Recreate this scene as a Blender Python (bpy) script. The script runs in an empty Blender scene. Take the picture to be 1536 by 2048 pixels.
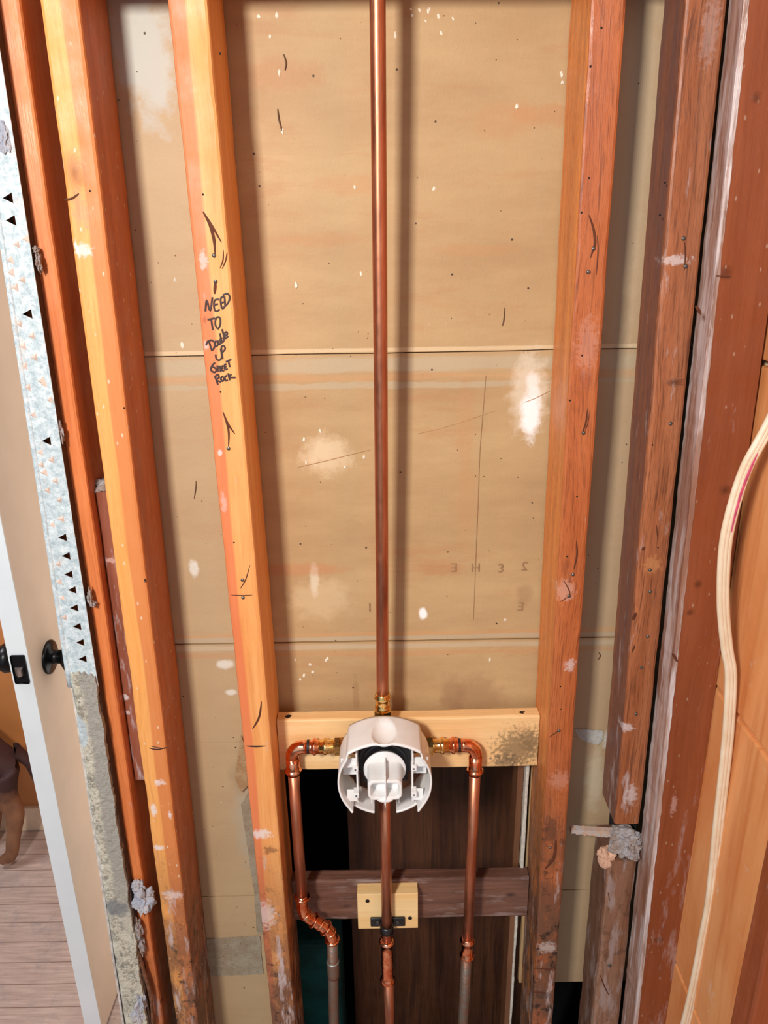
import bpy, bmesh, math, random
from mathutils import Vector, Matrix, noise
C = bpy.context.scene.collection
IN = 0.0254
rnd = random.Random(7)
sc = bpy.context.scene

# ------------------------------------------------------------------ camera
F = 1538.0
TH = math.radians(19.95); RO = math.radians(0.96)
CAM = Vector((0, -33.5, 64.0))                       # inches
_f = Vector((0, math.cos(TH), -math.sin(TH))); _u = Vector((0, math.sin(TH), math.cos(TH))); _r = Vector((1, 0, 0))
CR = math.cos(RO)*_r - math.sin(RO)*_u
CU = math.sin(RO)*_r + math.cos(RO)*_u
cam_d = bpy.data.cameras.new('camera'); cam = bpy.data.objects.new('camera', cam_d); C.objects.link(cam)
cam_d.sensor_fit = 'VERTICAL'; cam_d.sensor_height = 36; cam_d.lens = F/2048*36; cam_d.clip_start = 0.01; cam_d.clip_end = 50
M = Matrix.Identity(4)
for i in range(3):
    M[i][0] = CR[i]; M[i][1] = CU[i]; M[i][2] = -_f[i]; M[i][3] = CAM[i]*IN
cam.matrix_world = M
sc.camera = cam
def ray(px, py): return _f*F + CR*(px-768) - CU*(py-1024)
def P(px, py, Y=0.0):
    d = ray(px, py); return CAM + d*((Y-CAM.y)/d.y)
def PX(px, py, X):
    d = ray(px, py); return CAM + d*((X-CAM.x)/d.x)
def PZ(px, py, Z=0.0):
    d = ray(px, py); return CAM + d*((Z-CAM.z)/d.z)

# ------------------------------------------------------------------ view, world, lights
sc.view_settings.view_transform = 'Standard'
try: sc.view_settings.look = 'None'
except Exception: pass
sc.view_settings.exposure = 0.0; sc.view_settings.gamma = 1.0; sc.view_settings.use_curve_mapping = False
def lin(c): return c/12.92 if c <= 0.04045 else ((c+0.055)/1.055)**2.4
def col(r, g, b): return (lin(r/255), lin(g/255), lin(b/255), 1.0)

class NT:
    def __init__(s, tree): s.t = tree; s.n = tree.nodes; s.l = tree.links
    def put(s, sock, v):
        if v is None: return
        if isinstance(v, bpy.types.NodeSocket): s.l.new(v, sock)
        else: sock.default_value = v
    def math(s, op, a, b=None, c=None, clamp=False):
        m = s.n.new('ShaderNodeMath'); m.operation = op; m.use_clamp = clamp
        s.put(m.inputs[0], a); s.put(m.inputs[1], b); s.put(m.inputs[2], c); return m.outputs[0]
    def vec(s, op, a, b=None, scale=None):
        m = s.n.new('ShaderNodeVectorMath'); m.operation = op
        s.put(m.inputs[0], a); s.put(m.inputs[1], b)
        if scale is not None: s.put(m.inputs['Scale'], scale)
        return m.outputs['Value'] if op in ('LENGTH', 'DOT_PRODUCT', 'DISTANCE') else m.outputs[0]
    def mix(s, f, a, b, mode='MIX'):
        m = s.n.new('ShaderNodeMix'); m.data_type = 'RGBA'; m.blend_type = mode
        s.put(m.inputs[0], f); s.put(m.inputs[6], a); s.put(m.inputs[7], b); return m.outputs[2]
    def noise(s, v, scale=1.0, detail=3.0, rough=0.55, dist=0.0):
        m = s.n.new('ShaderNodeTexNoise'); s.put(m.inputs['Vector'], v)
        m.inputs['Scale'].default_value = scale; m.inputs['Detail'].default_value = detail
        m.inputs['Roughness'].default_value = rough; m.inputs['Distortion'].default_value = dist
        return m.outputs['Fac']
    def vor(s, v, scale=1.0):
        m = s.n.new('ShaderNodeTexVoronoi'); s.put(m.inputs['Vector'], v); m.inputs['Scale'].default_value = scale
        return m.outputs['Distance'], m.outputs['Color']
    def rng(s, v, a, b, c=0.0, d=1.0):
        m = s.n.new('ShaderNodeMapRange'); m.clamp = True; s.put(m.inputs[0], v)
        for i, x in enumerate((a, b, c, d)): m.inputs[i+1].default_value = x
        return m.outputs[0]
    def pos(s):
        g = s.n.new('ShaderNodeNewGeometry'); return s.vec('SCALE', g.outputs['Position'], scale=39.3701)
    def xyz(s, v):
        m = s.n.new('ShaderNodeSeparateXYZ'); s.put(m.inputs[0], v); return m.outputs
    def blob(s, pos, c, r, soft=0.4, rag=0.35, nz=1.4, rot=0.0):
        """mask 0..1 for a ragged elliptical mark; c, r in inches (X,Y,Z)"""
        d = s.vec('SUBTRACT', pos, tuple(c))
        if rot:
            m = s.n.new('ShaderNodeVectorRotate'); m.rotation_type = 'Y_AXIS'; s.put(m.inputs['Vector'], d)
            m.inputs['Angle'].default_value = rot; d = m.outputs[0]
        d = s.vec('DIVIDE', d, tuple(r))
        l = s.vec('LENGTH', d)
        n = s.math('MULTIPLY', s.math('SUBTRACT', s.noise(pos, nz, 4, 0.65), 0.5), rag*3)
        l = s.math('ADD', l, n)
        return s.rng(l, 1.0, 1.0-soft)

world = bpy.data.worlds.new('world'); sc.world = world; world.use_nodes = True
w = NT(world.node_tree); bg = world.node_tree.nodes['Background']
wc = w.n.new('ShaderNodeTexCoord')
def lobe(d, a, b):
    return w.rng(w.vec('DOT_PRODUCT', wc.outputs['Generated'], tuple(Vector(d).normalized())), a, b)
wcol = w.mix(lobe((-0.15, -1, 0.2), 0.72, 0.97), (0.42, 0.38, 0.36, 1), (4.4, 5.3, 6.2, 1))
wcol = w.mix(lobe((0, 0, -1), 0.1, 0.8), wcol, (0.22, 0.15, 0.11, 1))
w.l.new(wcol, bg.inputs[0]); bg.inputs[1].default_value = 0.15

def area(name, loc, target, sx, sy, power, color):
    d = bpy.data.lights.new(name, 'AREA'); d.shape = 'RECTANGLE'; d.size = sx*IN; d.size_y = sy*IN
    d.energy = power; d.color = color
    o = bpy.data.objects.new(name, d); C.objects.link(o); o.location = Vector(loc)*IN
    o.rotation_euler = (Vector(target)-Vector(loc)).to_track_quat('-Z', 'Y').to_euler()
    return o
area('key_lamp', (-21, -52, 82), (0, 2, 44), 7, 9, 30, (1.0, 0.95, 0.89))  # main lamp, placed to match the shadows cast by studs and riser
area('door_fill_light', (-10.6, 24, 43), (-24, 24, 43), 18, 84, 5.2, (1.0, 0.92, 0.84))  # fill added to brighten the door face, no such source is seen
area('hall_fill_light', (-52, 8, 92), (-40, 26, 0), 20, 20, 20, (0.95, 0.97, 1.0))  # extra fill added to brighten the hall, its source is unseen

# ------------------------------------------------------------------ materials
def mat(name, rough=0.6, metal=0.0):
    m = bpy.data.materials.new(name); m.use_nodes = True
    t = NT(m.node_tree); b = m.node_tree.nodes['Principled BSDF']
    b.inputs['Roughness'].default_value = rough; b.inputs['Metallic'].default_value = metal
    return m, t, b
def bump(t, b, h, strength=0.3, dist=0.02):
    m = t.n.new('ShaderNodeBump'); m.inputs['Strength'].default_value = strength; m.inputs['Distance'].default_value = dist*IN
    t.put(m.inputs['Height'], h); t.l.new(m.outputs[0], b.inputs['Normal'])
def plain(name, c, rough=0.5, metal=0.0, vary=0.12, nscale=2.0, bs=0.0):
    m, t, b = mat(name, rough, metal); p = t.pos()
    n = t.noise(p, nscale, 3)
    dk = (c[0]*(1-vary*2), c[1]*(1-vary*2), c[2]*(1-vary*2), 1)
    lt = (min(1, c[0]*(1+vary)), min(1, c[1]*(1+vary)), min(1, c[2]*(1+vary)), 1)
    t.l.new(t.mix(t.rng(n, 0.3, 0.7), dk, lt), b.inputs['Base Color'])
    if bs: bump(t, b, t.noise(p, nscale*6, 4), bs, 0.05)
    return m

def wood(name, base, dark, light, axis='Z', seed=0.0, fine=26.0, rough=0.42, smear=0.0, smear_z=(40, 15), grime=0.0,
         grime_z=(34, 18), knots=(), marks=(), contrast=1.0, smear_col=(196, 180, 178), flecks=0.0, stripe=None, side=None, smear_t=0.60, smear_s=0.3):
    m, t, b = mat(name, rough)
    p = t.pos(); q = t.vec('ADD', p, (seed*7.3, seed*3.1, seed*11.7))
    s1 = (0.9, 0.9, 0.05) if axis == 'Z' else (0.05, 0.9, 0.9)
    s2 = (1, 1, 0.035) if axis == 'Z' else (0.035, 1, 1)
    # knots bend the grain
    kmask = None
    for k in knots:
        kb = t.blob(p, k[0], (k[1], 3, k[2]), 1.0, 0.15, 0.8)
        kmask = kb if kmask is None else t.math('MAXIMUM', kmask, kb)
    warp = t.noise(t.vec('MULTIPLY', q, (0.35, 0.35, 0.06) if axis == 'Z' else (0.06, 0.35, 0.35)), 1.0, 2)
    q2 = t.vec('ADD', q, t.vec('SCALE', (1, 0.5, 0.5), scale=t.math('MULTIPLY', warp, 1.6)))
    if kmask is not None:
        q2 = t.vec('ADD', q2, t.vec('SCALE', (0.7, 0.0, 0.7), scale=kmask))
    broad = t.noise(t.vec('MULTIPLY', q2, s1), 1.6, 4, 0.6)
    lines = t.noise(t.vec('MULTIPLY', q2, s2), fine*0.3, 2, 0.5)
    pores = t.noise(t.vec('MULTIPLY', q2, s2), fine, 3, 0.6)
    c = t.mix(t.rng(broad, 0.36, 0.66), base, light)
    c = t.mix(t.math('MULTIPLY', t.rng(lines, 0.5, 0.72), 0.42*contrast), c, dark)
    c = t.mix(t.math('MULTIPLY', t.rng(pores, 0.5, 0.75), 0.38*contrast), c, dark)
    if stripe:                                        # heartwood stripe along one edge: x, x gradient, colour
        X = t.xyz(t.vec('ADD', p, t.vec('SCALE', (1, 0, 0), scale=t.math('MULTIPLY', t.math('SUBTRACT', warp, 0.5), 0.5))))[0]
        Z = t.xyz(p)[2]
        xs = t.math('SUBTRACT', X, t.math('MULTIPLY', Z, stripe[2]))
        c = t.mix(t.math('MULTIPLY', t.rng(xs, stripe[0], stripe[1]), 0.75), c, stripe[3])
    if side:                                          # the flank of the timber is mixed towards a colour of its own
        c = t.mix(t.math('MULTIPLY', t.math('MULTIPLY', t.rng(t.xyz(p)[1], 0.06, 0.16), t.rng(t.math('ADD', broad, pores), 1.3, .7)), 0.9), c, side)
    if kmask is not None:
        c = t.mix(t.math('MULTIPLY', kmask, 0.75), c, (dark[0]*0.6, dark[1]*0.6, dark[2]*0.6, 1))
    Z = t.xyz(p)[2]
    if grime:
        g = t.math('MULTIPLY', t.rng(Z, *grime_z), t.rng(t.noise(t.vec('MULTIPLY', q, (1, 1, 0.45)), 0.9, 5, 0.7), 0.28, 0.52))
        c = t.mix(t.math('MULTIPLY', g, grime), c, col(112, 74, 54))
        g2 = t.math('MULTIPLY', t.rng(Z, *grime_z), t.rng(t.noise(q, 1.3, 6, 0.75), 0.54, 0.62))
        c = t.mix(t.math('MULTIPLY', g2, grime), c, col(46, 34, 28))
    if smear:
        sv = t.noise(t.vec('MULTIPLY', q, (1.5, 1.5, smear_s) if axis == 'Z' else (smear_s, 1.5, 1.5)), 1.1, 5, 0.66)
        sm = t.math('ADD', sv, t.rng(Z, smear_z[0], smear_z[1], -0.07, 0.075))
        sm = t.math('MULTIPLY', t.rng(sm, smear_t, smear_t+0.11), smear)
        c = t.mix(sm, c, col(*smear_col))
    if flecks:
        d, cc = t.vor(t.vec('MULTIPLY', q, (1.9, 1.9, 0.9)), 1.5)
        gate = t.rng(t.xyz(cc)[0], 0.40, 0.42)
        c = t.mix(t.math('MULTIPLY', t.math('MULTIPLY', t.rng(d, 0.15, 0.08), gate), flecks), c, col(226, 214, 190))
    for mk in marks:                                  # (centre, radii, colour, strength[, rot])
        bl = t.blob(p, mk[0], mk[1], 0.5, 0.85, 4.5, mk[4] if len(mk) > 4 else 0)
        c = t.mix(t.math('MULTIPLY', bl, mk[3]*0.8), c, mk[2])
    t.l.new(c, b.inputs['Base Color'])
    bump(t, b, t.math('ADD', pores, t.math('MULTIPLY', t.noise(q, 2.5, 4), 0.8)), 0.35, 0.03)
    t.l.new(t.rng(t.noise(q, 0.8, 3), 0.3, 0.7, rough-0.1, rough+0.14), b.inputs['Roughness'])
    return m

# ------------------------------------------------------------------ mesh helpers (inches)
OFF = {}
def tagobj(o, label=None, cat=None, group=None, kind=None):
    if label: o['label'] = label
    if cat: o['category'] = cat
    if group: o['group'] = group
    if kind: o['kind'] = kind
    return o
def thing(name, loc, label, cat, group=None, kind=None):
    o = bpy.data.objects.new(name, None); o.empty_display_size = 0.02; C.objects.link(o)
    o.location = Vector(loc)*IN; OFF[o] = Vector(loc)
    return tagobj(o, label, cat, group, kind)
def obj(name, bm, m, parent=None, smooth=False, loc=None, label=None):
    me = bpy.data.meshes.new(name)
    base = OFF[parent] if parent is not None else (Vector(loc) if loc is not None else Vector((0, 0, 0)))
    bmesh.ops.recalc_face_normals(bm, faces=bm.faces)
    for v in bm.verts: v.co = (v.co-base)*IN
    bm.to_mesh(me); bm.free()
    me.materials.append(m)
    for p in me.polygons: p.use_smooth = smooth
    o = bpy.data.objects.new(name, me); C.objects.link(o)
    if parent is not None: o.parent = parent
    else: o.location = base*IN
    OFF[o] = base
    if label: o['label'] = label
    return o
def new(): return bmesh.new()
def box(bm, x0, x1, y0, y1, z0, z1, bev=0.0, seg=2):
    x0, x1 = sorted((x0, x1)); y0, y1 = sorted((y0, y1)); z0, z1 = sorted((z0, z1))
    vs = [bm.verts.new((x, y, z)) for x in (x0, x1) for y in (y0, y1) for z in (z0, z1)]
    fs = [(0, 1, 3, 2), (4, 6, 7, 5), (0, 4, 5, 1), (2, 3, 7, 6), (0, 2, 6, 4), (1, 5, 7, 3)]
    faces = [bm.faces.new([vs[i] for i in f]) for f in fs]
    if bev:
        es = {e for f in faces for e in f.edges}
        bmesh.ops.bevel(bm, geom=list(es), offset=bev, segments=seg, affect='EDGES', profile=0.6)
    return bm
def ring(bm, c, ax, r, seg, phase=0.0, sq=None):
    ax = Vector(ax).normalized()
    a = ax.orthogonal().normalized() if abs(ax.z) > 0.9 or abs(ax.y) > 0.9 else Vector((0, 0, 1)).cross(ax).normalized()
    b = ax.cross(a)
    return [bm.verts.new(c + a*math.cos(2*math.pi*i/seg+phase)*r + b*math.sin(2*math.pi*i/seg+phase)*r) for i in range(seg)]
def bridge(bm, r1, r2):
    n = len(r1)
    for i in range(n): bm.faces.new((r1[i], r1[(i+1) % n], r2[(i+1) % n], r2[i]))
def lathe(bm, o, ax, prof, seg=32, cap=True, phase=0.0):
    """prof = [(distance along axis, radius)]"""
    o = Vector(o); ax = Vector(ax).normalized(); prev = None; first = None
    for t, r in prof:
        cur = ring(bm, o+ax*t, ax, max(r, 0.002), seg, phase)
        if prev: bridge(bm, prev, cur)
        else: first = cur
        prev = cur
    if cap: bm.faces.new(first); bm.faces.new(prev)
    return bm
def tube(bm, pts, rad, seg=16, cap=True, flat=None):
    pts = [Vector(p) for p in pts]; n = len(pts)
    if not hasattr(rad, '__len__'): rad = [rad]*n
    t0 = (pts[1]-pts[0]).normalized(); a = t0.orthogonal().normalized(); prev = None; first = None
    for i, p in enumerate(pts):
        t = (pts[min(i+1, n-1)]-pts[max(i-1, 0)]).normalized()
        a = (a - t*a.dot(t)).normalized(); b = t.cross(a)
        cur = []
        for k in range(seg):
            v = (a*math.cos(2*math.pi*k/seg) + b*math.sin(2*math.pi*k/seg))*rad[i]
            if flat is not None: v = v - flat[0]*v.dot(flat[0])*(1-flat[1])
            cur.append(bm.verts.new(p+v))
        if prev: bridge(bm, prev, cur)
        else: first = cur
        prev = cur
    if cap: bm.faces.new(first); bm.faces.new(prev)
    return bm
def smooth_path(pts, n=8):
    pts = [Vector(p) for p in pts]; out = []
    for i in range(len(pts)-1):
        p0 = pts[max(i-1, 0)]; p1 = pts[i]; p2 = pts[i+1]; p3 = pts[min(i+2, len(pts)-1)]
        for k in range(n):
            t = k/n
            out.append(0.5*((2*p1)+(p2-p0)*t+(2*p0-5*p1+4*p2-p3)*t*t+(3*p1-p0-3*p2+p3)*t**3))
    out.append(pts[-1]); return out
def fitline(pts, Y):
    """least squares X = a + b Z through photo edge points on the plane at depth Y"""
    w = [P(x, y, Y) for x, y in pts]; n = len(w)
    mz = sum(v.z for v in w)/n; mx = sum(v.x for v in w)/n
    b = sum((v.z-mz)*(v.x-mx) for v in w)/max(1e-6, sum((v.z-mz)**2 for v in w))
    return lambda z: mx + b*(z-mz)
def plank(bm, xl, xr, y0, y1, z0, z1, r=0.13, step=1.0, jit=0.03, seed=0.0, axis='Z', wane=None):
    """a sawn timber whose left and right edges are functions of the length, with worn arrises"""
    n = max(2, int((z1-z0)/step)); prev = None; first = None
    for i in range(n+1):
        z = z0+(z1-z0)*i/n; a, b = xl(z), xr(z)
        j = [noise.noise(Vector((seed*3.3+k*5.1, z*0.35, seed)))*jit + noise.noise(Vector((seed+k*9.1, z*1.9, 2)))*jit*0.5 for k in range(4)]
        cur = []
        for k, (cx, cy, sx, sy) in enumerate(((a, y0, 1, 1), (b, y0, -1, 1), (b, y1, -1, -1), (a, y1, 1, -1))):
            rr = r*(1+1.2*abs(j[k])/max(jit, 1e-4)*0.5)
            if wane: rr *= wane(k, z)
            pts = [(cx, cy+sy*rr), (cx+sx*rr*0.3, cy+sy*rr*0.3), (cx+sx*rr, cy)]
            if k in (1, 3): pts.reverse()
            for px_, py_ in pts: cur.append((px_+j[k], py_+j[(k+1) % 4]*0.4))
        vs = [bm.verts.new((x, y, z) if axis == 'Z' else (z, y, x)) for x, y in cur]
        if prev: bridge(bm, prev, vs)
        else: first = vs
        prev = vs
    bm.faces.new(first); bm.faces.new(prev)
    return bm
def plate2d(name, outer, holes, thick, m, parent, place, smooth=False):
    """a flat sheet with real holes; outer/holes are 2D polygons in inches, place(x,y,t) gives the 3D point"""
    cu = bpy.data.curves.new('tmp', 'CURVE'); cu.dimensions = '2D'; cu.fill_mode = 'BOTH'; cu.extrude = thick/2
    for poly in [outer]+list(holes):
        s = cu.splines.new('POLY'); s.points.add(len(poly)-1)
        for i, (x, y) in enumerate(poly): s.points[i].co = (x, y, 0, 1)
        s.use_cyclic_u = True
    o = bpy.data.objects.new('tmp', cu); C.objects.link(o)
    dg = bpy.context.evaluated_depsgraph_get(); dg.update()
    me = bpy.data.meshes.new_from_object(o.evaluated_get(dg))
    bm = new(); bm.from_mesh(me); bpy.data.objects.remove(o)
    for v in bm.verts: v.co = place(v.co.x, v.co.y, v.co.z)
    return obj(name, bm, m, parent, smooth)
def lump(bm, c, r, seed=0, sub=3, amp=0.35, freq=1.6):
    geo = bmesh.ops.create_icosphere(bm, subdivisions=sub, radius=1.0)
    for v in geo['verts']:
        d = v.co.normalized()
        k = 1+amp*noise.noise(d*freq+Vector((seed*5.7, seed, 1)))*1.6+amp*0.5*noise.noise(d*freq*3.1+Vector((seed, 2, 3)))
        v.co = Vector(c)+Vector((d.x*r[0], d.y*r[1], d.z*r[2]))*k
    return bm

# ------------------------------------------------------------------ plasterboard behind the studs
BY = 3.5
def B(px, py): return P(px, py, BY)
seam1 = B(760, 706).z; seam2 = B(760, 1283).z; seam3 = 25.2
def mark(px, py, rx, rz): # mark on board plane in photo pixels
    c = B(px, py); s = 1.0/(B(px+1, py)-c).length
    return (c.x, c.y, c.z), (rx/s, 6, rz/s*1.05)
def board_mat():
    m, t, b = mat('plasterboard_paper', 0.62)
    p = t.pos()
    a = t.noise(t.vec('MULTIPLY', p, (0.12, 1, 0.42)), 1.0, 5, 0.62)
    c = t.mix(t.rng(a, 0.3, 0.7), col(174, 140, 98), col(192, 160, 115))
    a2 = t.noise(t.vec('MULTIPLY', p, (0.16, 1, 0.75)), 0.9, 6, 0.7, 0.4)
    c = t.mix(t.math('MULTIPLY', t.rng(a2, 0.55, 0.72), 0.45), c, col(176, 122, 78))
    c = t.mix(t.math('MULTIPLY', t.rng(t.noise(t.vec('MULTIPLY', p, (9, 9, 0.9)), 1.0, 3, 0.6), 0.5, 0.8), 0.05), c, col(150, 100, 60))
    X, Y, Z = t.xyz(p)
    # greyer paper towards both outer bays
    c = t.mix(t.math('MULTIPLY', t.rng(X, -6.5, -9.0), 0.55), c, col(186, 160, 126))
    c = t.mix(t.math('MULTIPLY', t.rng(X, 9.0, 11.0), 0.7), c, col(188, 160, 128))
    # joint tape and dust lines along the seams
    def band(z0, h, cc, k, c, nz=0.30):
        d = t.math('ABSOLUTE', t.math('SUBTRACT', Z, z0))
        d = t.math('ADD', d, t.math('MULTIPLY', t.math('SUBTRACT', t.noise(t.vec('MULTIPLY', p, (0.25, 1, 2.2)), 1.2, 5, 0.7), 0.5), nz*2))
        return t.mix(t.math('MULTIPLY', t.rng(d, h, h*0.55), k), c, cc)
    c = band(seam1-0.55, 0.42, col(186, 168, 138), 0.75, c)
    c = band(seam1-1.15, 0.16, col(206, 150, 98), 0.3, c)
    c = band(seam1-1.55, 0.14, col(184, 166, 136), 0.7, c)
    c = band(seam1+0.14, 0.12, col(222, 196, 156), 0.7, c, 0.05)
    c = band(seam2+0.42, 0.18, col(206, 150, 98), 0.4, c)
    c = band(seam2+0.22, 0.15, col(184, 166, 138), 0.75, c, 0.2)
    c = band(seam2-0.3, 0.18, col(196, 178, 150), 0.6, c, 0.1)
    c = band(seam2-0.75, 0.16, col(196, 138, 92), 0.35, c)
    mk = [(295, 110, 62, 150, (188, 186, 176), .85), (262, 60, 60, 150, (186, 184, 172), .7), (1260, 300, 60, 500, (196, 174, 142), .5),
          (657, 912, 58, 48, (226, 200, 162), .6), (640, 905, 46, 36, (226, 204, 170), .35), (1060, 790, 46, 95, (226, 210, 186), .7), (1062, 828, 24, 62, (250, 248, 246), .95),
          (1066, 770, 17, 30, (246, 240, 232), .7), (640, 1200, 70, 55, (212, 186, 146), .5), (628, 1160, 12, 40, (226, 214, 190), .6),
          (846, 1228, 11, 15, (246, 246, 244), 1.0), (930, 870, 22, 120, (190, 140, 96), .35), (935, 1010, 30, 110, (188, 138, 92), .3),
          (950, 1400, 70, 60, (150, 112, 80), .42), (905, 1390, 30, 60, (140, 104, 76), .35), (712, 1390, 8, 50, (150, 108, 74), .4),
          (1120, 230, 120, 26, (186, 128, 80), .45), (1010, 240, 90, 40, (190, 134, 88), .3), (560, 150, 110, 34, (176, 122, 80), .4), (700, 370, 90, 24, (190, 136, 88), .4),
          (600, 1140, 120, 16, (190, 124, 80), .45), (880, 1140, 60, 16, (176, 114, 72), .4), (950, 500, 110, 14, (190, 134, 84), .3), (640, 480, 120, 14, (184, 128, 82), .35),
          (388, 1140, 12, 22, (226, 220, 206), .8), (450, 1330, 20, 12, (226, 220, 206), .8), (462, 1386, 16, 8, (226, 220, 206), .8),
          (495, 1640, 34, 130, (176, 160, 134), .9), (478, 1560, 24, 46, (168, 140, 104), .6), (1190, 1560, 22, 90, (206, 190, 160), .7),
          (450, 1905, 80, 40, (196, 178, 150), .8), (1170, 60, 14, 70, (200, 194, 170), .4), (1048, 1190, 20, 30, (150, 110, 76), .35),
          (1218, 1480, 14, 26, (214, 210, 200), .9)]
    for x, y, rx, rz, cc, k in mk:
        cen, rad = mark(x, y, rx, rz)
        c = t.mix(t.math('MULTIPLY', t.blob(p, cen, rad, 0.5, 0.4, 1.6), k), c, col(*cc))
    # fly specks and plaster flecks
    d, cc = t.vor(p, 1.15); g = t.xyz(cc)
    c = t.mix(t.math('MULTIPLY', t.rng(d, 0.075, 0.045), t.rng(g[0], 0.70, 0.72)), c, col(70, 46, 28))
    d, cc = t.vor(t.vec('ADD', p, (31, 7, 5)), 2.3); g = t.xyz(cc)
    c = t.mix(t.math('MULTIPLY', t.rng(d, 0.09, 0.05), t.rng(g[0], 0.80, 0.82)), c, col(92, 60, 36))
    d, cc = t.vor(t.vec('MULTIPLY', t.vec('ADD', p, (11, 3, 9)), (1.6, 1, 0.8)), 1.7); g = t.xyz(cc)
    hi = t.math('MAXIMUM', t.rng(Z, seam1+9, seam1+15), t.math('MULTIPLY', t.rng(Z, seam2+2, seam2-4), 0.8))
    c = t.mix(t.math('MULTIPLY', t.math('MULTIPLY', t.rng(d, 0.15, 0.07), t.rng(g[1], 0.66, 0.68)), t.math('ADD', hi, 0.12)), c, col(240, 228, 205))
    t.l.new(c, b.inputs['Base Color'])
    bump(t, b, t.math('ADD', t.noise(p, 9, 4), t.math('MULTIPLY', t.noise(p, 0.7, 3), 2.5)), 0.22, 0.05)
    return m
PAPER = board_mat()
GYPSUM = plain('gypsum_core', col(214, 206, 192), 0.85, vary=0.12, nscale=6, bs=0.3)
INK = plain('faded_ink', col(156, 120, 84), 0.7)
wall_back = thing('wall_back', (0, BY, 0), 'back wall of horizontal beige plasterboard sheets behind the studs', 'wall', kind='structure')
bb = P(760, 1500, 2.6).z              # the sheets stop here in the middle bay
xl_open, xr_open = B(560, 1560).x, B(1062, 1560).x
def sheet(x0, x1, z0, z1, name='plasterboard_sheet'):
    bm = new(); nx = 30; nz = 24; h = 0.375
    g = {}
    for i in range(nx+1):
        for k in range(nz+1):
            x = x0+(x1-x0)*i/nx; z = z0+(z1-z0)*k/nz
            if k in (0, nz) and 0 < i < nx: z += 0.035*noise.noise(Vector((x*1.3, z, 3)))
            yy = BY+0.05+0.05*noise.noise(Vector((x*.15, 0, z*.15)))
            g[i, k] = bm.verts.new((x, yy, z))
    for i in range(nx):
        for k in range(nz): bm.faces.new((g[i, k], g[i+1, k], g[i+1, k+1], g[i, k+1]))
    r = bmesh.ops.extrude_face_region(bm, geom=list(bm.faces))
    for v in [v for v in r['geom'] if isinstance(v, bmesh.types.BMVert)]: v.co.y += h
    return obj(name, bm, PAPER, wall_back)
XL = -17.0; XR = 17.2
sheet(XL, XR, seam1+0.02, 96); sheet(XL, XR, seam2+0.05, seam1-0.03)
sheet(XL, XR, bb, seam2-0.04)
xA = B(500, 1750).x
sheet(XL, xl_open, seam3+0.03, bb-0.01); sheet(xr_open, XR, seam3+0.03, bb-0.01)
sheet(XL, xl_open, 0, seam3-0.03); sheet(xr_open, XR, B(1150, 1965).z, seam3-0.03)
# backing behind the joints, so that no daylight shows through
bm = new(); box(bm, XL, XR, BY+0.46, BY+0.96, bb, 96); box(bm, XL, xl_open-0.1, BY+0.46, BY+0.96, 0, bb); box(bm, xr_open+0.1, XR, BY+0.46, BY+0.96, B(1150, 1965).z, bb)
obj('backing_layer', bm, plain('old_backing', col(96, 66, 44), 0.9), wall_back)
# mirrored ink showing through the paper
def ink_text(ch, px, py, h, flip=-1):
    cu = bpy.data.curves.new('tmp', 'FONT'); cu.body = ch; cu.size = h; cu.extrude = 0.001; cu.resolution_u = 4
    o = bpy.data.objects.new('tmp', cu); C.objects.link(o); dg = bpy.context.evaluated_depsgraph_get(); dg.update()
    me = bpy.data.meshes.new_from_object(o.evaluated_get(dg)); bm = new(); bm.from_mesh(me); bpy.data.objects.remove(o)
    c = B(px, py)
    for v in bm.verts: v.co = Vector((c.x+flip*(v.co.x-h*.3), BY-0.002+v.co.z+0.0, c.z+v.co.y-h*.35))
    obj('ink_print', bm, INK, wall_back, label='faint mirrored ink character showing through the paper')
for ch, x, y, fl in (('E', 907, 1135, -1), ('H', 953, 1135, -1), ('3', 1003, 1136, 1), ('2', 1048, 1132, -1), ('1', 738, 1215, -1), ('E', 1040, 1213, -1)): ink_text(ch, x, y, 0.72, fl)
# pencil line down the middle sheet
bm = new(); tube(bm, [B(972, 752)+Vector((0, 0.02, 0)), B(960, 900)+Vector((0, 0.02, 0)), B(956, 1010)+Vector((0, .02, 0)), B(947, 1240)+Vector((0, 0.02, 0))], 0.015, 6)
obj('pencil_line', bm, plain('pencil', col(160, 122, 84), 0.8), wall_back)

# plaster flecks and scratches on the paper
bm = new()
fl = [(x, y) for x, y in ((822, 18), (824, 30), (838, 20), (856, 22), (860, 18), (852, 42), (877, 32), (906, 37), (791, 70), (882, 65), (517, 33), (553, 30), (540, 72), (558, 145), (565, 262),
      (1124, 150), (1125, 165), (1123, 145), (1034, 213), (710, 375), (868, 378), (592, 570), (722, 548), (608, 880), (640, 862), (690, 935), (728, 915), (612, 925), (590, 1320), (620, 1330), (625, 1345), (655, 1318), (600, 1360), (608, 1352), (652, 1322), (350, 560), (364, 690), (1010, 1240), (980, 1320))]
for x, y in fl:
    c = B(x, y); lump(bm, (c.x, BY+.045, c.z), (.05+.04*rnd.random(), .03, .07+.09*rnd.random()), x*.1, 1, .4)
o = obj('plaster_fleck', bm, plain('fleck_plaster', col(238, 228, 208), .8), wall_back); o['kind'] = 'stuff'
SCR = plain('paper_scratch', col(96, 66, 42), .8)
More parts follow.
